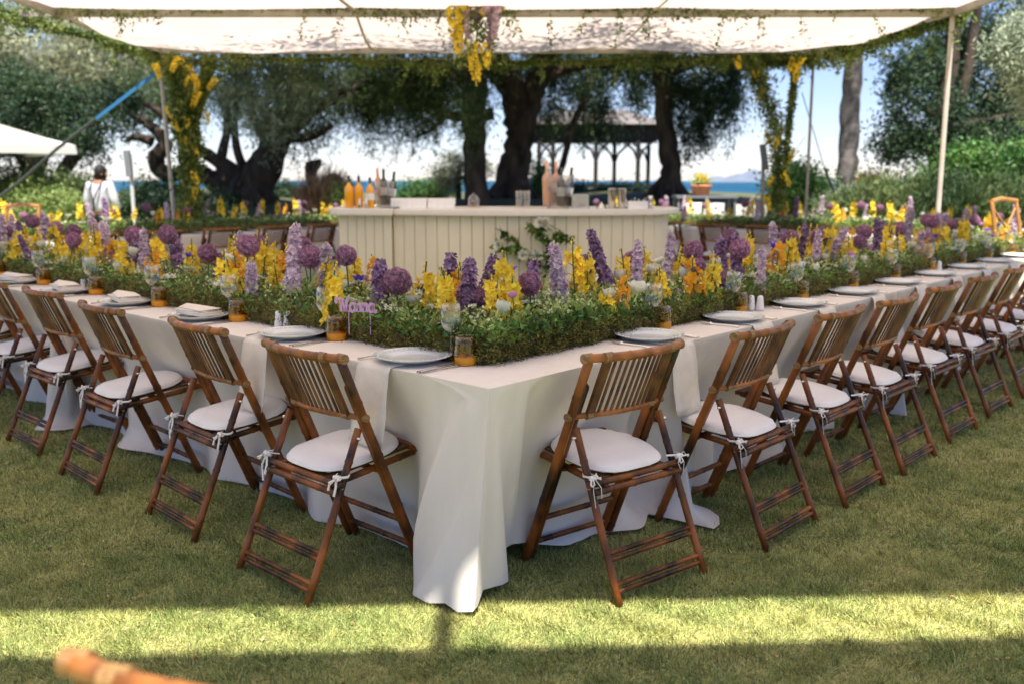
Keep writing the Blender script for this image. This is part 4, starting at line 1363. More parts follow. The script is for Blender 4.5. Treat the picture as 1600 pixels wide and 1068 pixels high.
for px, w, lab in ((640, 58, 'long row of stacked white paper napkins on the bar, left part'), (690, 44, 'shorter block of stacked white paper napkins on the bar, right part')):
    p = on_bar(px, 9.30); root = empty('napkin_stack', p); wd = w / F_PX * 9.3
    for k in range(6):
        b = MB(); b.box((random.uniform(-.004, .004), random.uniform(-.004, .004), .008 + .0155 * k), (wd - .02, .16, .0145)); b.build('napkin_layer', M_['paper'], root)
    tag(root, lab, 'napkins', 'stacked paper napkins on the bar')
p = on_bar(740, 9.45); root = empty('cookie_jar', p)
b = MB(); b.lathe([(.001, 0), (.052, .001), (.056, .02), (.056, .085), (.045, .1), (.04, .1), (.052, .083), (.052, .02), (.001, .006)], 24); b.build('jar_wall', M_['glass'], root)
b = MB(); b.lathe([(.046, .1), (.044, .112), (.02, .124), (.008, .127), (.012, .14), (.001, .146)], 20); b.build('lid', M_['glass'], root)
b = MB()
for k in range(26): b.blob((random.uniform(-.032, .032), random.uniform(-.032, .032), .012 + .06 * random.random()), (.013, .013, .006), 7, 4)
tag(b.build('cookies', M_['cookie'], root), kind='stuff'); tag(root, 'small lidded glass jar of brown cookies on the bar', 'jar')
for j, px in enumerate((811, 823)):
    b = MB(); b.lathe([(.001, .001), (.029, .001), (.035, .165), (.033, .165), (.027, .012), (.001, .012)], 20)
    o = b.build('highball_glass', M_['glass']); o.location = on_bar(px, 9.45); tag(o, f'{"left" if j == 0 else "right"} upturned highball glass of the pair behind the bar front', 'glass', 'highball glasses on the bar')
for j, px in enumerate((956, 971)):
    b = MB(); b.lathe([(.001, .001), (.030, .001), (.033, .006), (.044, .185), (.045, .19), (.042, .19), (.001, .188)], 24)
    o = b.build('cocktail_shaker', M_['steel']); p = on_bar(px, 9.16); o.location = p
    tag(o, f'steel cocktail shaker tin, the {"left" if j == 0 else "right"} one of two on the bar', 'shaker tin', 'steel shaker tins on the bar')
p = on_bar(906, 9.12); root = empty('straw_box', p); b = MB()
for (c, s) in (((0, -.05, .07), (.17, .004, .14)), ((0, .05, .07), (.17, .004, .14)), ((-.083, 0, .07), (.004, .096, .14)), ((.083, 0, .07), (.004, .096, .14)), ((0, 0, .003), (.162, .096, .006))): b.box(c, s)
b.build('box_wall', M_['ice_bucket'], root)
for k in range(8):
    b = MB(); b.box((0, 0, .016 + .0155 * k), (.155, .088, .011)); b.build('coaster', M_['paper'], root)
tag(root, 'clear box of stacked white coasters beside the right ice bucket', 'box')
p = on_bar(996, 9.18); root = empty('bar_caddy', p); b = MB()
for (c, s) in (((0, -.05, .035), (.19, .006, .07)), ((0, .05, .035), (.19, .006, .07)), ((-.092, 0, .035), (.006, .094, .07)), ((.092, 0, .035), (.006, .094, .07)), ((0, 0, .004), (.178, .094, .006))): b.box(c, s)
b.build('caddy_box', M_['white_ceramic'], root)
for k in range(9):
    b = MB(); x = -.075 + .018 * k; b.tube([(x, random.uniform(-.03, .03), .01), (x + random.uniform(-.01, .01), random.uniform(-.03, .03), random.uniform(.085, .11))], .005, 6)
    b.build('bar_tool', random.choice([M_['cap'], M_['steel'], M_['paper']]), root)
tag(root, 'small white caddy of bar tools beside the shaker tins', 'caddy')
b = MB(); b.lathe([(.001, .0), (.024, .0), (.022, .04), (.013, .055), (.018, .075), (.027, .12), (.024, .12), (.001, .06)], 16)
o = b.build('jigger', M_['steel']); o.location = on_bar(1016, 9.18); tag(o, 'steel double jigger at the right end of the bar', 'jigger')
b = MB(); b.lathe([(.055, .0), (.03, .035), (.001, .06)], 4); o = b.build('citrus_press', M_['steel']); o.location = on_bar(940, 9.2); tag(o, 'low pointed steel squeezer between coaster box and shaker tins', 'squeezer')
b = MB(); b.lathe([(.001, .001), (.02, .001), (.014, .04), (.01, .085), (.001, .09)], 12); me = b.mesh('small_pourer', M_['steel'])
for px, lab in ((562, 'small steel pourer before the middle orange juice bottle'), (572.5, 'small steel pourer between the juice bottles on the right')):
    o = mesh_obj('pourer', me); o.location = on_bar(px, 9.10 if px < 570 else 9.11); tag(o, lab, 'pourer', 'steel pourers on the bar')
b = MB(); b.box((0, 0, .004), (.30, .2, .008)); o = b.build('bar_mat', M_['cap']); q = on_bar(606, 9.17); o.location = (q[0] + .02, q[1] - .005, q[2]); o.scale = (.6, .4, 1); tag(o, 'black rubber mat in front of the left ice bucket', 'bar mat')
b = MB(); b.box((0, 0, .004), (.42, .2, .008)); o = b.build('bar_mat', M_['cap']); q = on_bar(985, 9.35); o.location = q; tag(o, 'black rubber mat under the tools at the right end of the bar', 'bar mat')

# ------------------------------------------------------------------ pergola with fabric roof
CH = 3.0
per = empty('pergola', (0, 12.3, 0)); tag(per, 'tall metal pergola with sagging cream fabric roof over the bar and tables', 'pergola')
def W2P(p): return (p[0], p[1] - 12.3, p[2])
def cx(side, y):     # left / right edge of the roof at depth y
    t = (12.3 - y) / 2.7
    return (-4.42 - .0 * t) if side < 0 else (3.78 + .5 * min(t, 1.0))
ROWS = [(12.3, 9.6), (9.6, 7.0), (7.0, 4.2), (4.2, 1.70), (1.31, .95)]
TILT = lambda x, y: y + (.043 * x if -.5 < y < 1.8 else 0)
for y in (12.3, 9.6, 7.0, 4.2, 1.70, 1.31, .95):
    b = MB(); b.bar(W2P((cx(-1, y) - .35, TILT(cx(-1, y) - .35, y), CH)), W2P((cx(1, y) + .12, TILT(cx(1, y) + .12, y), CH)), .06, .07); b.build('cross_beam', M_['frame'], per)
for s in (-1, 1):
    for (ya, yb) in ((12.3, 9.6), (9.6, 7.0), (7.0, 4.2), (4.2, 1.55), (1.55, .92)):
        b = MB(); b.bar(W2P((cx(s, ya), ya - .031, CH)), W2P((cx(s, yb), yb + .031, CH)), .05, .06); b.build('side_beam', M_['frame'], per)
    for y in ((12.3, 9.6, .95) if s > 0 else (12.3, .95)):
        x = cx(s, y) + (.0 if y > 12 else .0)
        lean = .10 if (s < 0 and y > 12) else 0
        b = MB(); b.tube([W2P((x + lean, y, -.02)), W2P((x, y, CH - .03))], .025 if y < 12 else (.018 if s > 0 else .026), 12); b.build('post', M_['pole_paint'] if (y < 12 or s < 0) else M_['frame'], per)
for (ya, yb) in ROWS:
    for k in range(3):
        fa, fb = k / 3, (k + 1) / 3
        b = MB(); nx_, ny_ = 20, 14; vs = []
        for j in range(ny_ + 1):
            v = j / ny_; y = ya + (yb - ya) * v
            for i in range(nx_ + 1):
                u = i / nx_
                x = cx(-1, y) + (cx(1, y) - cx(-1, y)) * (fa + (fb - fa) * u)
                sag = .10 * math.sin(math.pi * u) * (.5 + .5 * math.sin(math.pi * v)) + .10 * math.sin(math.pi * v)
                if ya < 10: sag *= .35
                rp = .012 * math.sin(u * 21 + k) * math.sin(v * 9 + k * 2) + .01 * math.sin((u + v) * 17)
                vs.append(W2P((x, TILT(x, y), CH + .045 - sag + rp * math.sin(math.pi * v))))
        fs = [(j * (nx_ + 1) + i, j * (nx_ + 1) + i + 1, (j + 1) * (nx_ + 1) + i + 1, (j + 1) * (nx_ + 1) + i) for j in range(ny_) for i in range(nx_)]
        b.add(vs, fs, 0, True); b.build('fabric_panel', M_['canopy'], per)
    for k in (1, 2):
        f = k / 3
        b = MB()
        pts = []
        for j in range(9):
            v = j / 8; y = ya + (yb - ya) * v; x = cx(-1, y) + (cx(1, y) - cx(-1, y)) * f
            pts.append(W2P((x, TILT(x, y), CH + .02 - (.13 if ya > 10 else .05) * math.sin(math.pi * v))))
        b.tube(pts, .016, 8, flat=.6); b.build('rafter_strap', M_['pole_paint'], per)
b = MB(); b.bar(W2P((-.03, 1.31, CH)), W2P((-.03, 1.70, CH)), .07, .03); b.build('rafter_strap', M_['pole_paint'], per)
# rope seam under the front-left panels
b = MB()
pa = at(128, 40, 10.6); pb = at(475, 36, 10.6); pc = at(745, 44, 10.6); pd_ = at(1040, 34, 10.6)
pts = []
for a, c, sg in ((pa, pb, .02), (pb, pc, .09), (pc, pd_, .02)):
    for j in range(8):
        t = j / 8; q = a.lerp(c, t); q.z -= sg * 4 * t * (1 - t); pts.append(W2P(q))
b.tube(pts, .011, 6); b.build('seam_rope', M_['frame'], per)

# leafy garlands on the beams
def garland(path, thick, cnt, label, drop=.0, flowers=0, leafm='garland', L=.06, top_only=False, wob=.1):
    p0 = Vector(path[0]); root = empty('leafy_garland', p0)
    pts = [Vector(q) - p0 for q in path]
    b = MB(); cp = []
    for a, c in zip(pts, pts[1:]):
        for j in range(6):
            cp.append(a.lerp(c, j / 6) + Vector((0, 0, random.uniform(-.02, .02))))
    cp.append(pts[-1])
    b.tube(cp, .012, 6); b.build('vine_stem', M_['bark'], root)
    A = np.array([tuple(q) for q in cp]); seg = RNG.integers(0, len(A) - 1, cnt); t = RNG.random((cnt, 1))
    P = A[seg] * (1 - t) + A[seg + 1] * t
    w = thick * (.55 + .45 * np.sin(P[:, 0] * 2.1 + P[:, 1] * 1.7)) * (.7 + .3 * np.sin(P[:, 0] * 7.3))
    P = P + RNG.normal(size=(cnt, 3)) * w[:, None] * np.array([.5, .5, .55])
    P[:, 2] -= np.abs(RNG.normal(0, 1, cnt)) * w * .35
    if drop:
        for k in range(int(drop * 10)):
            i = RNG.integers(0, len(A)); ln = RNG.uniform(.12, .42); m = int(ln * 110)
            z = RNG.uniform(0, ln, m)
            Q = np.stack([A[i, 0] + RNG.normal(0, .015, m) + .05 * np.sin(z * 8 + k), A[i, 1] + RNG.normal(0, .02, m), A[i, 2] - z], 1)
            P = np.concatenate([P, Q])
    V = leaves(P, rand_dirs(len(P), (0, 0, -.35)), RNG.uniform(.6, 1.3, len(P)) * L, L * .42, .4)
    tag(mesh_obj('leaves', np_mesh('garland_leaves', V, 4, M_[leafm]), root), kind='stuff')
    for k in range(flowers):
        i = random.randrange(len(cp)); q = cp[i]
        o = mesh_obj('yellow_bloom', random.choice(FL['yellow_orchid']), root)
        o.location = (q.x + random.uniform(-1, 1) * thick * .9, q.y + random.uniform(-.9, .1) * thick, q.z + random.uniform(-1, .3) * thick)
        o.rotation_euler = (random.uniform(-.6, .6) + math.pi, random.uniform(-.6, .6), random.uniform(0, 6)); s = random.uniform(.7, 1.1); o.scale = (s, s, s)
    tag(root, label, 'garland', 'greenery tied to the pergola')
    return root
garland([(-4.75, 9.58, CH + .05), (-2, 9.58, CH + .06), (0, 9.58, CH + .05), (2, 9.58, CH + .06), (4.35, 9.58, CH + .06)], .115, 5200, 'leafy garland with hanging tendrils along the nearest visible roof beam', drop=2.4, L=.05)
garland([(-4.6, 12.25, CH - .1), (-2, 12.22, CH - .12), (0, 12.22, CH - .14), (2, 12.25, CH - .1), (3.9, 12.25, CH - .05)], .14, 6500, 'thick leafy garland along the far roof beam above the bar', drop=2.0, L=.055)
garland([(-5.1, 8.4, CH + .05), (-4.85, 9.6, CH), (-4.65, 11, CH - .02), (-4.45, 12.3, CH - .03)], .17, 3600, 'leafy garland along the left side beam of the roof', drop=.8, L=.055)
garland([(4.38, 9.5, CH + .03), (4.18, 10.4, CH - .02), (3.98, 11.4, CH - .05), (3.72, 12.3, CH - .08), (3.1, 12.5, CH - .12)], .20, 4200, 'leafy garland along the right side beam of the roof', drop=1.4, L=.065)
garland([at(266, 92, 12.1), at(285, 130, 12.1), at(290, 180, 12.1), at(296, 240, 12.1), at(298, 330, 12.1)], .20, 7500, 'climbing greenery with yellow blooms on the far left roof post', flowers=17, L=.07)
garland([at(325, 92, 12.15), at(320, 130, 12.15), at(305, 175, 12.15), at(300, 215, 12.15)], .18, 4500, 'leafy swag with yellow blooms beside the far left roof post', flowers=8, L=.07)
garland([at(1170, 85, 12.2), at(1190, 130, 12.2), at(1212, 190, 12.2), at(1218, 250, 12.2), at(1215, 320, 12.2)], .17, 3000, 'thin climbing greenery with yellow blooms on the far right, left strand', flowers=8, L=.06)
garland([at(1243, 80, 12.1), at(1240, 130, 12.1), at(1232, 200, 12.1), at(1222, 320, 12.1)], .09, 1800, 'thin climbing greenery with yellow blooms on the far right post', flowers=5, L=.06)
garland([(-4.4, 1.70 - .19, CH + .02), (-2, 1.70 - .086, CH + .02), (0, 1.70, CH), (2, 1.70 + .086, CH + .02), (4.3, 1.70 + .185, CH + .02)], .07, 3000, 'added leafy garland overhead, out of view, roughening the far edge of the sun strip', L=.045)  # unseen garland added to break up the sun strip's far edge
garland([(-4.4, 1.31 - .19, CH + .02), (-2, 1.31 - .086, CH + .02), (0, 1.31, CH), (2, 1.31 + .086, CH + .02), (4.3, 1.31 + .185, CH + .02)], .06, 2400, 'added leafy garland overhead, out of view, roughening the near edge of the sun strip', L=.045)  # second added garland, unseen, softening the strip's near edge
# flower chandelier hanging from the near beam
hg = at(745, -8, 9.35); hang = empty('hanging_flowers', hg); tag(hang, 'hanging cluster of yellow and lilac flowers from the roof beam above the bar', 'hanging flowers')
b = MB(); b.tube([(0, 0, .1), (0, 0, -.3)], .006, 6)
for a, c in (((-.1, 0, .05), (-.13, 0, -.35)), ((.1, 0, .05), (.12, 0, -.3)), ((0, 0, -.2), (-.02, .0, -.55)), ((0, 0, -.2), (.08, 0, -.45))): b.tube([a, c], .004, 5)
b.build('stem', M_['stem'], hang)
n = 500; P = np.stack([RNG.normal(0, .09, n), RNG.normal(0, .06, n), RNG.uniform(-.5, .1, n)], 1)
tag(mesh_obj('leaves', np_mesh('hang_leaves', leaves(P, rand_dirs(n, (0, 0, -.8)), .05, .022), 4, M_['garland']), hang), kind='stuff')
for (x, z, kind, s) in ((-.16, -.02, 'yellow_orchid', 1.2), (-.12, -.10, 'yellow_orchid', 1.3), (-.17, -.22, 'yellow_orchid', 1.2), (-.14, -.33, 'yellow_orchid', 1.0), (-.07, -.05, 'amber_orchid', 1.2), (.06, -.08, 'yellow_orchid', .9),
                        (-.03, -.46, 'yellow_orchid', 1.0), (-.01, -.56, 'yellow_orchid', 1.0), (.07, -.45, 'yellow_orchid', .9), (.13, .0, 'lilac_delphinium', 1.4), (.15, -.15, 'lilac_delphinium', 1.4), (.05, -.02, 'lilac_delphinium', 1.3),
                        (.10, -.26, 'lilac_delphinium', 1.1), (-.08, -.22, 'lilac_delphinium', .9), (.17, -.04, 'yellow_orchid', .9)):
    o = mesh_obj(kind, random.choice(FL[kind]), hang); o.location = (x, random.uniform(-.08, .0), z); o.rotation_euler = (math.pi + random.uniform(-.2, .2), random.uniform(-.25, .25), random.uniform(0, 6)); o.scale = (s,) * 3
hang.scale = (1.25,) * 3
# blue ratchet strap tied off to the left, running on as a rope
b = MB(); a, c = at(247, 112, 12.25), at(150, 186, 12.9); b.bar(a, c, .05, .010, up=(0, -1, .3)); st = b.build('tie_strap', M_['strap'])
tag(st, 'bright blue strap stretched from the far left roof post', 'strap')
b = MB(); b.tube([at(151, 185, 12.9), at(90, 232, 13.4), at(30, 285, 13.8), at(-120, 395, 14.4)], .022, 6); tag(b.build('guy_rope', M_['rope']), 'dark rope continuing from the blue strap down to the left', 'rope')
b = MB(); b.tube([at(1253, 145, 12.2), at(1288, 262, 14.0)], .006, 5); b.tube([at(1288, 262, 14.0), at(1303, 300, 14.2)], .02, 6); tag(b.build('guy_wire', M_['rope']), 'thin guy wire from the far right roof corner to a dark peg', 'wire')

# slim poles with flat grey boxes
for (px, y0, y1, Y, xo, lab) in ((200, 236, 345, 12.9, 10, 'slim white pole with a flat grey box at its top, right of the waiter'), (1190, 226, 345, 12.9, 4, 'slim grey pole with a flat grey box, beside the right roof post')):
    root = empty('speaker_pole', (at(px + xo, y1, Y).x, Y, 0)); l = root.location
    b = MB(); t = at(px + 3, y0 + 5, Y); b.tube([(0, 0, 0), (t.x - l.x, 0, t.z)], .026, 10); b.build('pole', M_['umbrella'] if px < 500 else M_['frame'], root)
    b = MB(); p, q = at(px, y0, Y), at(px + 5, y0 + 40, Y); b.bar((p.x - l.x, -.05, p.z), (q.x - l.x, -.05, q.z), .075, .05, up=(0, 1, 0)); b.build('grey_box', M_['grey_box'], root)
    tag(root, lab, 'pole', 'slim poles with grey boxes')

n = 900
p = np.stack([RNG.uniform(-4, 4, n), 1.8 + 6 * RNG.random(n) ** 1.5, RNG.uniform(.012, .02, n)], 1)
tag(mesh_obj('fallen_leaves', np_mesh('fallen_leaves', leaves(p, rand_dirs(n, (0, 0, 0), 1) * np.array([1, 1, .15]), RNG.uniform(.012, .03, n), .008), 4, mat('dead_leaf', (.30, .17, .06), .8, col2=(.55, .42, .2), scale=5))), 'dry leaf litter scattered over the lawn', 'leaf litter', kind='stuff')
# ------------------------------------------------------------------ trees and bushes
def foliage_pts(blobs, clump_r, per, shell=.55):
    """clumps of leaf positions spread through ellipsoids: [(centre, radii, clumps)]"""
    Ps = []; Cs = []
    for (c, r, k) in blobs:
        d = norm(RNG.normal(size=(k, 3)))
        q = (shell + (1 - shell) * RNG.random((k, 1))) ** .7
        cc = np.array(c) + d * q * np.array(r)
        n = np.maximum(6, (per * RNG.uniform(.4, 1.3, k)).astype(int))
        idx = np.repeat(np.arange(k), n)
        Ps.append(cc[idx] + RNG.normal(size=(len(idx), 3)) * clump_r * RNG.uniform(.6, 1.2, k)[idx][:, None])
        Cs.append(cc)
    return np.concatenate(Ps), np.concatenate(Cs)

def add_crown(root, blobs, m, clump_r, per, L, Wd, droop=0.0, name='crown', hang=0):
    P, Cc = foliage_pts(blobs, clump_r, per)
    if hang:      # weeping sprays below the clumps
        k = hang; i = RNG.integers(0, len(Cc), k)
        ln = RNG.uniform(.35, 1.1, k); m_ = 26
        t = RNG.random((k, m_))
        sw = RNG.normal(0, .18, (k, 1))
        Q = np.stack([Cc[i, 0][:, None] + sw * t + RNG.normal(0, .035, (k, m_)), Cc[i, 1][:, None] + RNG.normal(0, .05, (k, m_)), Cc[i, 2][:, None] - t * ln[:, None]], -1).reshape(-1, 3)
        P = np.concatenate([P, Q])
    l = np.array(tuple(root.location))
    D = rand_dirs(len(P), (0, 0, -droop) if droop else (0, 0, .3))
    V = leaves(P - l, D, RNG.uniform(.6, 1.35, len(P)) * L, Wd, .25)
    return tag(mesh_obj(name, np_mesh(name, V, 4, M_[m]), root), kind='stuff')

def limb(b, l, pts, radii, n=10):
    """a wandering limb through given points"""
    pts = [Vector(p) - l for p in pts]
    out = []; rs = []
    for i in range(len(pts) - 1):
        p0 = pts[max(i - 1, 0)]; p1 = pts[i]; p2 = pts[i + 1]; p3 = pts[min(i + 2, len(pts) - 1)]
        for k in range(5):
            t = k / 5
            q = .5 * ((2 * p1) + (p2 - p0) * t + (2 * p0 - 5 * p1 + 4 * p2 - p3) * t * t + (3 * p1 - p0 - 3 * p2 + p3) * t ** 3)
            r = radii[i] + (radii[i + 1] - radii[i]) * t
            out.append(q + Vector((random.uniform(-1, 1), random.uniform(-1, 1), 0)) * r * .12); rs.append(r * random.uniform(.9, 1.1))
    out.append(pts[-1]); rs.append(radii[-1])
    b.tube(out, rs, n)

def tree(label, base_px, Y, trunks, limbs, bark, crowns):
    bx_ = at(base_px, 300, Y).x
    root = empty('tree', (bx_, Y, ground_z(bx_, Y) - .05)); l = root.location.copy()
    px2w = F_PX / Y
    def P(q): return at(q[0], q[1], Y + (q[3] if len(q) > 3 else 0))
    for t in trunks:
        b = MB(); pts = [P(q) for q in t]; rr = [q[2] / px2w for q in t]
        if t is trunks[0]:
            pts[0].z = min(pts[0].z, l.z)
            limb(b, l, pts, rr, 14)
            for k in range(5):     # root flare
                a = k * 1.26 + .4
                b.tube([(0, 0, rr[0] * 1.1), (math.cos(a) * rr[0] * 1.3, math.sin(a) * rr[0] * 1.3, .02)], [rr[0] * .45, rr[0] * .16], 7)
            b.build('trunk', M_[bark], root)
        else:
            limb(b, l, pts, rr, 12); b.build('trunk', M_[bark], root)
    for t in limbs:
        b = MB(); limb(b, l, [P(q) for q in t], [q[2] / px2w for q in t], 8); b.build('limb', M_[bark], root)
    for cr in crowns:
        m, blobs, clump_r, per, L, Wd, droop, hang = cr
        bl = []
        for (px, py, rx, ry, k, dy) in blobs:
            c = at(px, py, Y + dy); bl.append((tuple(c), (rx / px2w, max(.5, (rx + ry) / 2 / px2w), ry / px2w), k))
        add_crown(root, bl, m, clump_r, per, L, Wd, droop, hang=hang)
    tag(root, label, 'tree', 'trees on the terrace above the sea')
    return root

# gnarled spreading tree, left
tree('gnarled spreading tree with twisted dark limbs left of the bar', 385, 21,
     [[(396, 330, 36), (400, 290, 28), (424, 240, 22), (440, 200, 18), (452, 165, 14), (470, 120, 10)]],
     [[(385, 310, 20), (335, 285, 15), (300, 265, 11), (262, 275, 12), (243, 250, 13), (258, 225, 11), (238, 200, 8), (200, 175, 5), (160, 165, 3)],
      [(400, 290, 15), (345, 255, 11), (300, 225, 8), (270, 190, 6), (225, 160, 5)], [(238, 222, 8), (212, 214, 5), (195, 222, 3)],
      [(372, 300, 12), (345, 260, 8), (355, 200, 6), (350, 140, 5)], [(395, 290, 10), (372, 240, 7), (366, 180, 6), (380, 120, 4)],
      [(425, 235, 16), (462, 195, 13), (500, 165, 10), (545, 140, 7), (590, 125, 4)], [(440, 215, 8), (485, 215, 6), (520, 195, 4)],
      [(330, 275, 8), (385, 262, 5), (415, 285, 4)], [(428, 240, 9), (402, 195, 7), (385, 150, 5)]], 'bark',
     [('crown_green', [(380, -35, 160, 55, 62, -2), (380, -130, 160, 70, 62, -4), (480, 5, 120, 55, 49, -2), (480, -90, 120, 70, 49, -4), (300, 5, 110, 55, 37, -2), (300, -70, 110, 70, 37, -4)], .4, 150, .2, .06, .5, 0),  # overhead clumps added out of view, to shade the trunks
      ('crown_silver', [(420, 150, 75, 42, 34, -1), (470, 120, 60, 30, 22, -1)], .26, 170, .13, .028, .8, 60),
      ('crown_green', [(360, 110, 100, 34, 26, 0), (520, 130, 70, 40, 34, 1), (330, 170, 55, 26, 6, 1), (240, 150, 60, 40, 22, 1), (480, 190, 60, 25, 16, .5), (600, 110, 60, 35, 26, 1)], .24, 150, .13, .028, .9, 130)])
# straight trunk beside the big one
tree('tall dark tree with a straight trunk just left of the central trunk', 742, 20,
     [[(745, 330, 20), (742, 280, 17), (741, 200, 18), (742, 130, 20), (738, 60, 20), (735, -60, 16)]], [[(741, 150, 9), (700, 110, 6), (660, 90, 4)]], 'bark',
     [('crown_green', [(690, 120, 60, 30, 26, .3), (742, 165, 22, 55, 14, -.5), (640, 130, 60, 30, 26, .5)], .22, 150, .12, .026, .9, 90)])
# central tree
tree('broad central tree with a thick trunk forking above the bar', 800, 22,
     [[(802, 330, 34), (800, 290, 26), (808, 240, 22), (812, 190, 24), (800, 140, 22), (775, 95, 20), (760, 30, 16)], [(812, 210, 18), (830, 150, 18), (850, 100, 17), (880, 30, 16)]],
     [[(770, 178, 10), (735, 184, 8), (700, 180, 7), (665, 162, 6), (620, 160, 5), (560, 152, 4)], [(700, 178, 4), (678, 200, 3), (650, 215, 2)], [(862, 300, 5, .5), (880, 255, 5, .5), (893, 200, 5, .5), (915, 150, 4, .5)],
      [(850, 120, 9), (900, 105, 7), (960, 100, 5)]], 'bark',
     [('crown_green', [(620, 150, 75, 32, 40, 0), (700, 130, 60, 35, 26, 1), (640, 190, 60, 22, 14, .4), (560, 165, 40, 25, 12, .4), (880, 160, 50, 45, 22, 1.2)], .22, 150, .12, .026, 1.0, 170),
      ('crown_green', [(800, -35, 170, 55, 74, -2), (800, -130, 170, 70, 74, -4), (900, -5, 140, 55, 62, -2), (900, -100, 140, 70, 62, -4), (700, -15, 120, 55, 49, -2), (700, -110, 120, 70, 49, -4)], .4, 150, .2, .06, .5, 0),  # extra unseen crown above the roof line, added for trunk shade
      ('crown_dark', [(800, 105, 80, 26, 26, 1), (900, 110, 80, 30, 34, 1), (960, 140, 60, 40, 22, 1.5), (930, 190, 40, 25, 10, 1.5), (980, 95, 60, 20, 22, 1)], .2, 150, .12, .03, .9, 90)])
tree('dark tree with a curved trunk right of the gazebo', 1045, 21,
     [[(1044, 330, 28), (1045, 300, 21), (1048, 260, 16), (1040, 200, 14), (1036, 140, 15), (1034, 95, 17), (1030, 0, 18)]],
     [[(1036, -40, 10), (1050, -120, 7, -5), (1080, -190, 4, -10)], [(1036, 120, 9), (1080, 100, 7), (1130, 95, 5), (1180, 110, 3)]], 'bark',  # first limb is added out of view, to carry the overhanging boughs
     [('crown_green', [(1060, -35, 130, 55, 57, -2), (1060, -130, 130, 70, 57, -4), (1120, 5, 110, 55, 42, -2), (1120, -90, 110, 70, 42, -4)], .4, 150, .2, .06, .5, 0),  # unseen high foliage added so the trunks fall in shade
      ('crown_dark', [(1090, -190, 120, 60, 22, -10.2), (950, -230, 110, 60, 18, -10.4), (1190, -150, 90, 50, 16, -10), (820, -240, 90, 50, 16, -10.4), (640, -230, 110, 50, 15, -10.2), (440, -220, 110, 50, 10, -10.2)], .25, 90, .14, .045, .5, 0),  # boughs added unseen above the roof, to dapple its fabric
      ('crown_dark', [(1100, 120, 62, 38, 44, 0), (1010, 95, 50, 20, 16, .5), (1075, 165, 30, 36, 14, 0), (1135, 165, 24, 24, 10, 0), (1090, 200, 18, 25, 5, 0)], .2, 150, .12, .028, 1.0, 110)])
tree('tall bare grey trunk standing alone between the roof corner and the right pole', 1322, 17,
     [[(1318, 335, 18), (1321, 290, 15), (1326, 230, 14.5), (1330, 150, 14), (1337, 60, 13), (1342, -60, 12), (1350, -300, 9)]], [[(1342, -60, 7), (1400, -160, 5), (1450, -260, 3)], [(1345, -150, 6), (1300, -250, 4)]], 'bark_grey',
     [('crown_dark', [(1340, -330, 170, 90, 60, -2), (1330, -160, 60, 40, 16, -3)], .3, 120, .15, .04, .5, 0)])
tree('dense dark evergreen tree behind the tall right pole', 1468, 17,
     [[(1465, 335, 16), (1463, 290, 12), (1466, 230, 12), (1478, 150, 11), (1490, 60, 10), (1488, -60, 8)], [(1500, 170, 7), (1520, 60, 8), (1535, -40, 6)]],
     [[(1466, 240, 6), (1430, 230, 4), (1390, 235, 3)], [(1470, 190, 6), (1420, 150, 4), (1395, 120, 3)], [(1475, 200, 6), (1530, 190, 5), (1580, 180, 4)]], 'bark',
     [('crown_dark', [(1440, 150, 55, 75, 44, 0), (1400, 225, 40, 22, 16, 0), (1530, 130, 75, 90, 80, 1), (1580, 190, 60, 60, 50, .5), (1520, 215, 70, 22, 26, 0), (1480, 90, 50, 60, 24, .5), (1560, 40, 60, 50, 18, 1), (1490, 240, 30, 16, 8, 0)], .16, 170, .09, .035, .2, 0)])
tree('silvery pale green tree at the upper right edge', 1640, 10.5,
     [[(1660, 500, 22), (1650, 300, 18), (1640, 150, 14), (1625, 60, 8)]], [[(1645, 200, 8), (1600, 120, 5), (1570, 80, 3)]], 'bark',
     [('crown_silver', [(1610, 85, 55, 60, 60, 0), (1640, 20, 60, 60, 30, .3), (1640, 160, 45, 40, 22, 0)], .09, 130, .07, .018, -.1, 0)])
tree('large pale olive tree rising behind the left garland', 60, 30,
     [[(40, 330, 22), (55, 260, 16), (70, 180, 14), (100, 90, 12)]], [[(65, 210, 9), (150, 140, 7), (220, 110, 5)], [(70, 180, 8), (0, 110, 6)]], 'bark',
     [('crown_olive', [(60, 60, 110, 60, 46, 0), (170, 90, 90, 60, 44, 0), (230, 130, 60, 50, 34, .5), (120, 130, 90, 40, 44, .5), (0, 110, 80, 50, 30, .5), (-60, 40, 90, 70, 30, 0), (160, 40, 90, 40, 34, 1)], .34, 150, .17, .05, .3, 40)])
tree('dark green pine with drooping boughs behind the white parasol', 60, 19,
     [[(70, 335, 12), (90, 280, 9), (112, 245, 8), (135, 215, 6)]], [[(60, 330, 7), (50, 290, 6), (30, 250, 4), (15, 235, 3)], [(75, 310, 6), (110, 262, 5), (140, 220, 4)]], 'bark',
     [('crown_dark', [(40, 160, 90, 34, 60, 0), (115, 200, 45, 24, 22, 0), (0, 150, 60, 40, 20, 0), (140, 225, 22, 14, 7, 0), (30, 262, 40, 12, 7, 0), (170, 170, 50, 35, 18, .5), (10, 200, 60, 30, 20, .3)], .18, 170, .10, .035, .3, 40)])
# small olive tree between the trunks
tree('small pale olive tree in the gap behind the bar', 715, 24,
     [[(718, 330, 5), (716, 290, 4), (720, 255, 3)]], [[(716, 285, 2.5), (735, 265, 2), (750, 250, 1.5)]], 'bark',
     [('crown_olive', [(722, 250, 24, 14, 12, 0), (700, 268, 22, 12, 10, 0), (745, 262, 22, 16, 10, 0), (705, 285, 25, 10, 10, 0)], .14, 110, .09, .03, .2, 0)])

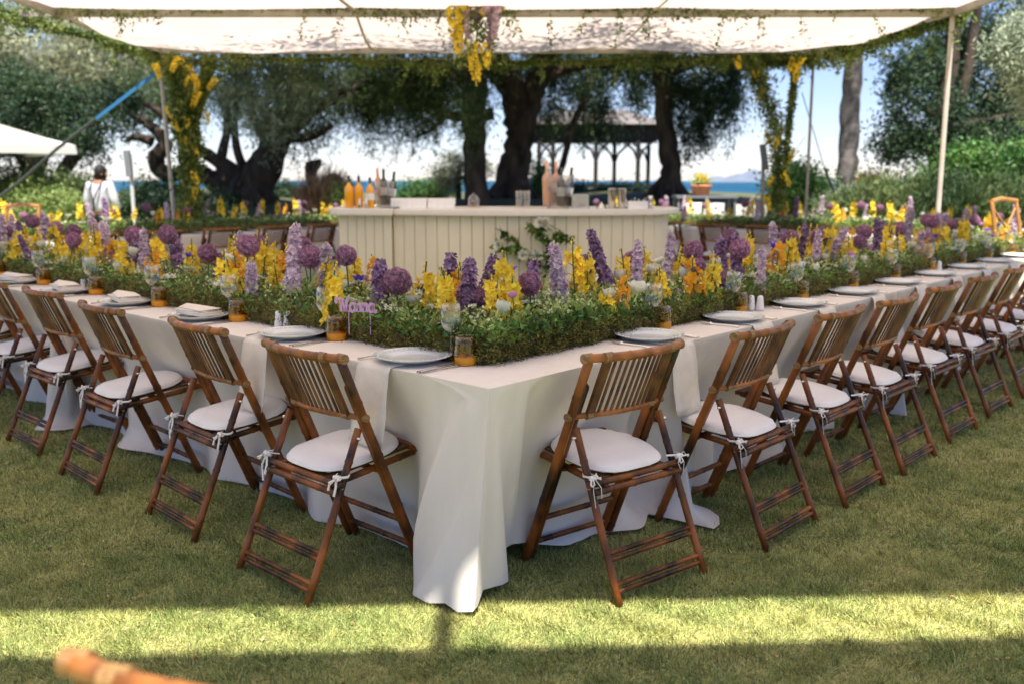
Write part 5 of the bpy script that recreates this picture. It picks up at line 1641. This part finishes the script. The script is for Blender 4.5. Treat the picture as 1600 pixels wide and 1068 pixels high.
def bush(label, blobs, Y, m, clump_r=.13, per=150, L=.08, Wd=.035, kind='bush', up=.3):
    px = sum(q[0] for q in blobs) / len(blobs)
    x = at(px, 300, Y).x
    root = empty('bush' if kind == 'bush' else kind, (x, Y, float(ground_z(x, Y)) - .03)); l = root.location.copy()
    s = F_PX / Y
    b = MB()
    for (bx2, by2, rx, ry, k) in blobs:
        c = at(bx2, by2, Y) - l
        for j in range(3):
            b.tube([(c.x * .6 + random.uniform(-.1, .1), random.uniform(-.1, .1), 0), (c.x + random.uniform(-.5, .5) * rx / s, random.uniform(-.2, .2), max(.1, c.z))], [.03, .01], 6)
    b.build('stems', M_['bark'], root)
    bl = []
    for (bx2, by2, rx, ry, k) in blobs:
        c = at(bx2, by2, Y); bl.append((tuple(c), (rx / s, max(.4, rx / s * .7), ry / s), k))
    P, _ = foliage_pts(bl, clump_r, per, .35)
    D = rand_dirs(len(P), (0, 0, up))
    V = leaves(P - np.array(tuple(l)), D, RNG.uniform(.6, 1.3, len(P)) * L, Wd, .3)
    tag(mesh_obj('leaves', np_mesh('bush_leaves', V, 4, M_[m]), root), kind='stuff')
    cat = 'bush' if kind == 'bush' else kind.replace('_', ' ')
    tag(root, label, cat, 'bushes round the terrace'); return root
bush('dark clipped hedge left of the waiter, beneath the parasol', [(20, 300, 60, 18, 26), (85, 292, 55, 14, 22), (130, 300, 30, 16, 12), (-40, 305, 60, 22, 20)], 18.5, 'crown_green')
bush('bright rounded shrub left of the waiter', [(85, 328, 42, 24, 34), (45, 322, 34, 20, 18), (108, 335, 28, 22, 16)], 16.5, 'bush_lime', L=.06, Wd=.03)
bush('dark green shrub between the grey box pole and the gnarled tree', [(215, 310, 40, 22, 24), (262, 312, 36, 24, 24), (240, 330, 50, 18, 20), (330, 325, 50, 20, 20)], 17.5, 'crown_dark')
bush('round green shrub behind the far right roof post', [(1240, 285, 28, 24, 26), (1262, 300, 36, 20, 22), (1222, 310, 30, 22, 16)], 16, 'bush_bright', L=.07)
bush('large bright green shrub at the right edge of the photo', [(1520, 265, 62, 26, 60), (1590, 270, 60, 32, 50), (1480, 285, 36, 20, 22), (1560, 300, 90, 30, 50), (1640, 290, 60, 50, 30)], 14.5, 'bush_bright', L=.08)
bush('long dark grassy shrub running behind the right arm flowers', [(1400, 318, 60, 26, 44), (1470, 318, 60, 26, 44), (1340, 332, 50, 18, 26), (1540, 325, 70, 30, 50), (1620, 330, 60, 34, 30)], 13.6, 'crown_green', L=.12, Wd=.018, up=1.2)
bush('pale grey-blue shrub at the foot of the bare grey trunk', [(1318, 322, 34, 16, 20), (1345, 312, 20, 12, 10)], 15.2, 'crown_silver', L=.05, Wd=.02)
bush('yellow flowering shrub right of the bare grey trunk', [(1358, 288, 16, 8, 8), (1372, 292, 12, 7, 6)], 18, 'yellow', L=.06, Wd=.04)
bush('low green bushes seen through the gap behind the napkins', [(690, 296, 26, 12, 14), (664, 300, 22, 10, 10), (640, 304, 26, 10, 10)], 25, 'bush_bright', L=.1)
bush('dark low bushes at the terrace edge behind the gazebo', [(850, 300, 40, 12, 18), (910, 304, 50, 10, 20), (980, 304, 50, 10, 20)], 24.5, 'crown_dark', L=.1)
bush('light green bush against the central trunk', [(840, 275, 10, 22, 10)], 23.5, 'bush_bright', L=.09)
bush('reddish plume grass left of the bar', [(500, 315, 24, 20, 26), (522, 305, 14, 20, 14), (478, 322, 20, 14, 12)], 18.5, 'plume', L=.22, Wd=.012, up=2.2, kind='ornamental_grass')
bush('low lime shrub in front of the boulder', [(536, 306, 14, 9, 10)], 18.3, 'bush_lime', L=.06)
bush('dark bushes low behind the gnarled tree', [(455, 300, 30, 12, 12), (430, 310, 30, 12, 12)], 26, 'crown_dark', L=.1)
bush('dark hedge continuing beyond the left edge behind the parasol', [(-160, 296, 80, 26, 30), (-280, 300, 90, 26, 30), (-400, 296, 90, 30, 30)], 19, 'crown_green')
bush('bright shrub mass continuing beyond the right edge', [(1740, 290, 70, 40, 36), (1850, 295, 70, 40, 36)], 15, 'bush_bright', L=.09)
# boulder and stump
def rock(label, px, py, rx, ry, Y):
    c = at(px, py, Y); s = F_PX / Y; b = MB(); b.blob((0, 0, 0), (rx / s, rx / s * .8, ry / s), 14, 10, jit=.09)
    o = b.build('boulder', M_['rock']); o.location = c; tag(o, label, 'boulder')
rock('rounded brown boulder behind the orange juice bottles', 521, 308, 21, 36, 20.5)
st = empty('tree_stump', at(488, 318, 19.5)); l = st.location.copy(); b = MB()
limb(b, l, [at(486, 330, 19.5), at(488, 300, 19.5), at(487, 275, 19.5), at(489, 252, 19.5)], [.16, .10, .11, .17], 12); b.build('trunk', M_['bark'], st)
b = MB(); limb(b, l, [at(485, 255, 19.5), at(480, 232, 19.5), at(482, 215, 19.5)], [.02, .012, .008], 5); limb(b, l, [at(492, 262, 19.5), at(508, 256, 19.5)], [.02, .01], 5); b.build('twig', M_['bark'], st)
tag(st, 'cut tree stump flaring at the top, between gnarled tree and bar', 'tree stump')

# ------------------------------------------------------------------ gazebo
GY_ = 29.0; gz = empty('gazebo', (at(925, 300, GY_).x, GY_, 0.25)); l = gz.location.copy(); s = F_PX / GY_
tag(gz, 'dark timber gazebo with hipped roof by the sea behind the bar', 'gazebo')
hw = (1018 - 838) / 2 / s; hd = 1.5; ze = at(925, 205, GY_).z - l.z; zt = at(925, 172, GY_).z - l.z
b = MB(); v = [(-hw - .25, -hd - .25, ze + .1), (hw + .25, -hd - .25, ze + .1), (hw + .25, hd + .25, ze + .1), (-hw - .25, hd + .25, ze + .1), (-hw * .55, 0, zt), (hw * .55, 0, zt)]
b.add(v, [(0, 1, 5, 4), (1, 2, 5), (2, 3, 4, 5), (3, 0, 4), (3, 2, 1, 0)]); b.build('roof', M_['gazebo_roof'], gz)
for (a, c) in (((-hw, -hd), (hw, -hd)), ((hw, -hd), (hw, hd)), ((hw, hd), (-hw, hd)), ((-hw, hd), (-hw, -hd))):
    b = MB(); b.bar((a[0], a[1], ze - .1), (c[0], c[1], ze - .1), .12, .42); b.build('eave_beam', M_['gazebo'], gz)
    b = MB(); b.bar((a[0], a[1], 1.0), (c[0], c[1], 1.0), .08, .08); b.bar((a[0], a[1], .82), (c[0], c[1], .82), .06, .06)
    b.build('railing', M_['gazebo'], gz)
posts = []
for px in (842, 864, 931, 997): posts.append((at(px, 250, GY_ - hd).x - l.x, -hd))
for px in (960, 1013): posts.append((at(px, 250, GY_ + hd).x - l.x, hd))
for (x, y) in posts:
    b = MB(); b.bar((x, y, 0), (x, y, ze - .3), .11, .11, up=(0, 1, 0)); pt = b.build('post', M_['gazebo'], gz)
    b = MB()
    for sg in (-1, 1):
        if abs(x + sg * .5) > hw + .05: continue
        b.tube([(x, y, ze - .95), (x + sg * .12, y, ze - .62), (x + sg * .34, y, ze - .42), (x + sg * .5, y, ze - .32)], .035, 6)
    if b.v: b.build('curved_brace', M_['gazebo'], pt)
for k in range(9):
    x = -hw + 2 * hw * (k + .5) / 9
    b = MB(); b.bar((x, -hd, .6), (x, -hd, 1.0), .04, .04, up=(0, 1, 0)); b.build('baluster', M_['gazebo'], gz)
b = MB()
for k in range(38):
    x = -hw + 2 * hw * k / 37; b.box((x, -hd - .02, ze - .36), (.05, .02, .14))
b.build('fretwork', M_['gazebo'], gz)

# ------------------------------------------------------------------ white parasol
U = Vector((-10.4, 17.0, 0)); um = empty('parasol', U, rad(45)); tag(um, 'large square white parasol cut by the left edge of the photo', 'parasol')
hz = at(118, 236, 17.0); half = (hz.x - U.x) / 1.414; zr = hz.z; za = zr + .95
b = MB(); n = 8; cor = [(-half, -half), (half, -half), (half, half), (-half, half)]
for k in range(4):
    a, c = cor[k], cor[(k + 1) % 4]; vs = [(0, 0, za)]; 
    vs = []
    for j in range(n + 1):
        t = j / n; zz = za + (zr + .10 - za) * t - .06 * math.sin(math.pi * t)
        for i in range(n + 1):
            u = i / n; vs.append(((a[0] + (c[0] - a[0]) * u) * t, (a[1] + (c[1] - a[1]) * u) * t, zz + .03 * math.sin(math.pi * u) * t * -1))
    b.add(vs, [(j * (n + 1) + i, j * (n + 1) + i + 1, (j + 1) * (n + 1) + i + 1, (j + 1) * (n + 1) + i) for j in range(n) for i in range(n)], 0, True)
b.build('canopy_cloth', M_['umbrella'], um)
for k in range(4):
    a, c = cor[k], cor[(k + 1) % 4]
    b = MB(); b.add([(a[0] * 1.002, a[1] * 1.002, zr + .10), (c[0] * 1.002, c[1] * 1.002, zr + .10), (c[0] * 1.01, c[1] * 1.01, zr - .06), (a[0] * 1.01, a[1] * 1.01, zr - .06)], [(0, 1, 2, 3)]); b.build('valance', M_['umbrella'], um)
    b = MB(); b.bar((0, 0, za - .08), (a[0], a[1], zr + .06), .03, .03); b.build('rib', M_['pole_paint'], um)
b = MB(); b.tube([(0, 0, 0), (0, 0, za)], .035, 10); b.build('pole', M_['pole_paint'], um)

# ------------------------------------------------------------------ waiter seen from behind
def skin_person():
    base = Vector((at(157, 300, 15.0).x, 15.0, 0)); root = empty('person', base); root.rotation_euler = (0, 0, rad(-12))
    tag(root, 'waiter in white shirt and dark braces standing with back to the camera', 'person')
    def skin(name, verts, edges, radii, m, rootv=0, sub=2):
        me = bpy.data.meshes.new(name); me.from_pydata(verts, edges, []); me.materials.append(m)
        o = mesh_obj(name, me, root)
        md = o.modifiers.new('skin', 'SKIN'); md.use_smooth_shade = True
        for i, r in enumerate(radii):
            me.skin_vertices[0].data[i].radius = r if isinstance(r, tuple) else (r, r)
            me.skin_vertices[0].data[i].use_root = (i == rootv)
        sb = o.modifiers.new('sub', 'SUBSURF'); sb.levels = sub; sb.render_levels = sub
        return o
    H = .93
    def z(v): return v * H
    if True:
        # body with head, arms ending in hands, legs: one continuous figure
        V = [(0, 0, z(.95)), (0, 0, z(1.10)), (0, -.01, z(1.28)), (0, -.01, z(1.42)), (0, .0, z(1.50)), (.015, .02, z(1.60)), (.02, .03, z(1.70)),
             (-.17, 0, z(1.42)), (-.24, -.01, z(1.18)), (-.23, .08, z(.98)), (-.20, .12, z(.90)), (.17, 0, z(1.42)), (.24, -.01, z(1.18)), (.24, .08, z(.98)), (.21, .12, z(.90)),
             (-.09, 0, z(.88)), (-.10, .01, z(.48)), (-.11, -.02, z(.08)), (-.12, .10, z(.035)), (.09, 0, z(.88)), (.10, .01, z(.48)), (.11, -.02, z(.08)), (.12, .10, z(.035))]
        E = [(0, 1), (1, 2), (2, 3), (3, 4), (4, 5), (5, 6), (3, 7), (7, 8), (8, 9), (9, 10), (3, 11), (11, 12), (12, 13), (13, 14), (0, 15), (15, 16), (16, 17), (17, 18), (0, 19), (19, 20), (20, 21), (21, 22)]
        R = [(.13, .11), (.125, .10), (.15, .11), (.13, .09), .05, (.075, .09), (.06, .075), .06, .045, .035, .03, .06, .045, .035, .03, .08, .055, .04, .035, .08, .055, .04, .035]
        skin('body', V, E, R, M_['skin'])
        # fingers: short chains from each palm
        for s in (-1, 1):
            for k in range(4):
                a = (s * .205 + (k - 1.5) * .012, .125, z(.885)); skin('finger', [a, (a[0], a[1] + .012, a[2] - .035), (a[0], a[1] + .004, a[2] - .065 + .006 * abs(k - 1.5))], [(0, 1), (1, 2)], [.009, .008, .006], M_['skin'], sub=1)
            a = (s * .185, .135, z(.905)); skin('thumb', [a, (a[0] - s * .02, a[1] + .015, a[2] - .025), (a[0] - s * .022, a[1] + .015, a[2] - .05)], [(0, 1), (1, 2)], [.010, .009, .007], M_['skin'], sub=1)
        # shirt over torso and arms
        Vs = V[:4] + [(0, 0, z(1.475))] + V[7:9] + [(-.232, .07, z(1.0))] + V[11:13] + [(.242, .07, z(1.0))]
        Es = [(0, 1), (1, 2), (2, 3), (3, 4), (3, 5), (5, 6), (6, 7), (3, 8), (8, 9), (9, 10)]
        skin('shirt', Vs, Es, [(.165, .135), (.165, .135), (.185, .14), (.16, .115), .066, .082, .068, .052, .082, .068, .052], M_['shirt'])
        Vt = [V[0], V[15], V[16], (-.11, -.01, z(.10)), V[19], V[20], (.11, -.01, z(.10)), (0, 0, z(1.02))]
        skin('trousers', Vt, [(0, 7), (0, 1), (1, 2), (2, 3), (0, 4), (4, 5), (5, 6)], [(.16, .135), .105, .078, .062, .105, .078, .062, (.168, .138)], M_['trousers'])
        for s in (-1, 1): skin('shoe', [(s * .11, -.05, .04), (s * .115, .05, .04), (s * .12, .16, .03)], [(0, 1), (1, 2)], [.045, .045, .035], M_['trousers'])
        hb = MB(); hb.blob((.02, .005, z(1.655)), (.088, .105, .105), 16, 12); hb.build('hair', M_['hair'], root)
        eb = MB()
        for s in (-1, 1): eb.blob((.02 + s * .086, .03, z(1.60)), (.014, .022, .032), 8, 6)
        eb.blob((.022, .135, z(1.60)), (.014, .022, .028), 8, 6); eb.build('ears_and_nose', M_['skin'], root)
        # Y-back braces
        bb = MB()
        for s in (-1, 1): bb.tube([(s * .09, .10, z(1.48)), (s * .095, -.05, z(1.505)), (s * .075, -.165, z(1.36)), (0, -.195, z(1.16))], .016, 6, flat=.6)
        bb.tube([(0, -.195, z(1.16)), (0, -.185, z(1.0))], .02, 6, flat=.5); bb.build('braces', M_['trousers'], root)
    return root
skin_person()

# ------------------------------------------------------------------ far right: covered chairs, planter; tall tan chairs at both edges
def tall_chair(p, rz, sc_, label):
    root = empty('tall_chair', p, rz)
    m = M_['tan_wood']
    for s in (-1, 1):
        b = MB(); b.tube([(s * .21, -.22, 0), (s * .20, -.18, .45), (s * .195, -.20, .75), (s * .19, -.27, 1.08)], .017, 8); b.build('rear_leg', m, root)
        b = MB(); b.tube([(s * .21, .20, 0), (s * .19, .18, .62)], .016, 8); b.build('front_leg', m, root)
        b = MB(); b.tube([(s * .17, -.262, 1.02), (-s * .15, -.205, .72)], .009, 6); b.build('cross_brace', m, root)
    b = MB(); b.tube([(-.20, -.27, 1.08), (0, -.30, 1.10), (.20, -.27, 1.08)], .02, 8); b.build('top_rail', m, root)
    b = MB(); b.tube([(-.19, -.20, .78), (0, -.215, .78), (.19, -.20, .78)], .012, 8); b.build('middle_rail', m, root)
    b = MB(); b.box((0, 0, .63), (.42, .40, .03)); b.build('seat', m, root)
    for z in (.2, .3):
        b = MB(); b.tube([(-.2, .19, z), (.2, .19, z)], .01, 6); b.tube([(-.2, -.2, z), (.2, -.2, z)], .01, 6); b.build('stretcher', m, root)
    root.scale = (sc_,) * 3
    tag(root, label, 'chair', 'tall tan wooden chairs'); return root
q = at(1592, 330, 8.6); tall_chair((q.x + .16, 8.6, 0), rad(215), 1.12, 'tall tan wooden chair cut by the right edge of the photo')
q = at(22, 330, 9.6); tall_chair((q.x - .12, 9.6, 0), rad(165), 1.05, 'tall tan wooden chair back at the left edge beyond the flowers')
def covered_chair(p, rz, label):
    root = empty('covered_chair', p, rz)
    for s in (-1, 1):
        for y in (-.18, .2):
            b = MB(); b.tube([(s * .19, y, 0), (s * .19, y, .45)], .018, 8); b.build('leg', M_['tan_wood'], root)
        b = MB(); b.tube([(s * .2, -.2, .45), (s * .2, -.30, 1.0)], .018, 8); b.build('back_post', M_['gazebo'], root)
    b = MB(); b.box((0, 0, .45), (.44, .44, .05)); b.build('seat', M_['tan_wood'], root)
    b = MB(); n = 8; vs = []
    path = [(.22, .30), (.23, .48), (.0, .485), (-.20, .50), (-.25, .75), (-.30, 1.01), (-.33, 1.01), (-.30, .75), (-.27, .45), (-.28, .2)]
    for (y, z) in path:
        for i in range(n + 1): vs.append((-.17 + .34 * i / n, y + .008 * math.sin(i * 2.3 + z * 9), z))
    b.add(vs, [(j * (n + 1) + i, j * (n + 1) + i + 1, (j + 1) * (n + 1) + i + 1, (j + 1) * (n + 1) + i) for j in range(len(path) - 1) for i in range(n)], 0, True)
    b.build('white_cover', M_['chair_cover'], root)
    tag(root, label, 'chair', 'chairs with white covers on the far terrace'); return root
for px, Y, a, lab in ((1152, 15.6, 8, 'chair draped in a white cover, nearer of the pair right of the bar'), (1177, 15.9, -5, 'chair draped in a white cover beside the first, left of the grey post'), (1112, 16.0, 160, 'white covered chair behind the potted yellow flowers'), (1082, 16.2, 170, 'white covered chair at the far left behind the planter table')):
    q = at(px, 330, Y); covered_chair((q.x, Y, .01), rad(a), lab)
tb = empty('side_table', (at(1100, 330, 15.4).x, 15.4, 0)); b = MB(); b.box((0, 0, 1.14), (.98, .5, .04)); b.build('tabletop', M_['grey_box'], tb)
for sx in (-.45, .45):
    for sy in (-.2, .2):
        b = MB(); b.bar((sx, sy, 0), (sx, sy, 1.12), .04, .04, up=(0, 1, 0)); b.build('leg', M_['grey_box'], tb)
tag(tb, 'narrow high grey table right of the bar carrying a planter', 'table')
pt = empty('flower_pot', (tb.location.x - .06, 15.4, 1.162)); b = MB()
b.lathe([(.001, 0), (.12, 0), (.16, .13), (.175, .13), (.175, .165), (.15, .165), (.14, .14), (.001, .14)], 20); b.build('pot', M_['terracotta'], pt)
P = RNG.normal(size=(260, 3)) * np.array([.07, .07, .04]) + np.array([0, 0, .20]); tag(mesh_obj('leaves', np_mesh('pot_leaves', leaves(P, rand_dirs(260, (0, 0, 1)), .07, .025), 4, M_['leaf_light']), pt), kind='stuff')
for k in range(7):
    o = mesh_obj('yellow_flower', FL['yellow_orchid'][2], pt); o.location = (random.uniform(-.1, .1), random.uniform(-.08, .05), .24 + random.uniform(0, .05)); o.scale = (.9,) * 3; o.rotation_euler = (random.uniform(-.5, .5), random.uniform(-.5, .5), 0)
tag(pt, 'terracotta pot of yellow flowers on the high grey table', 'flower pot')
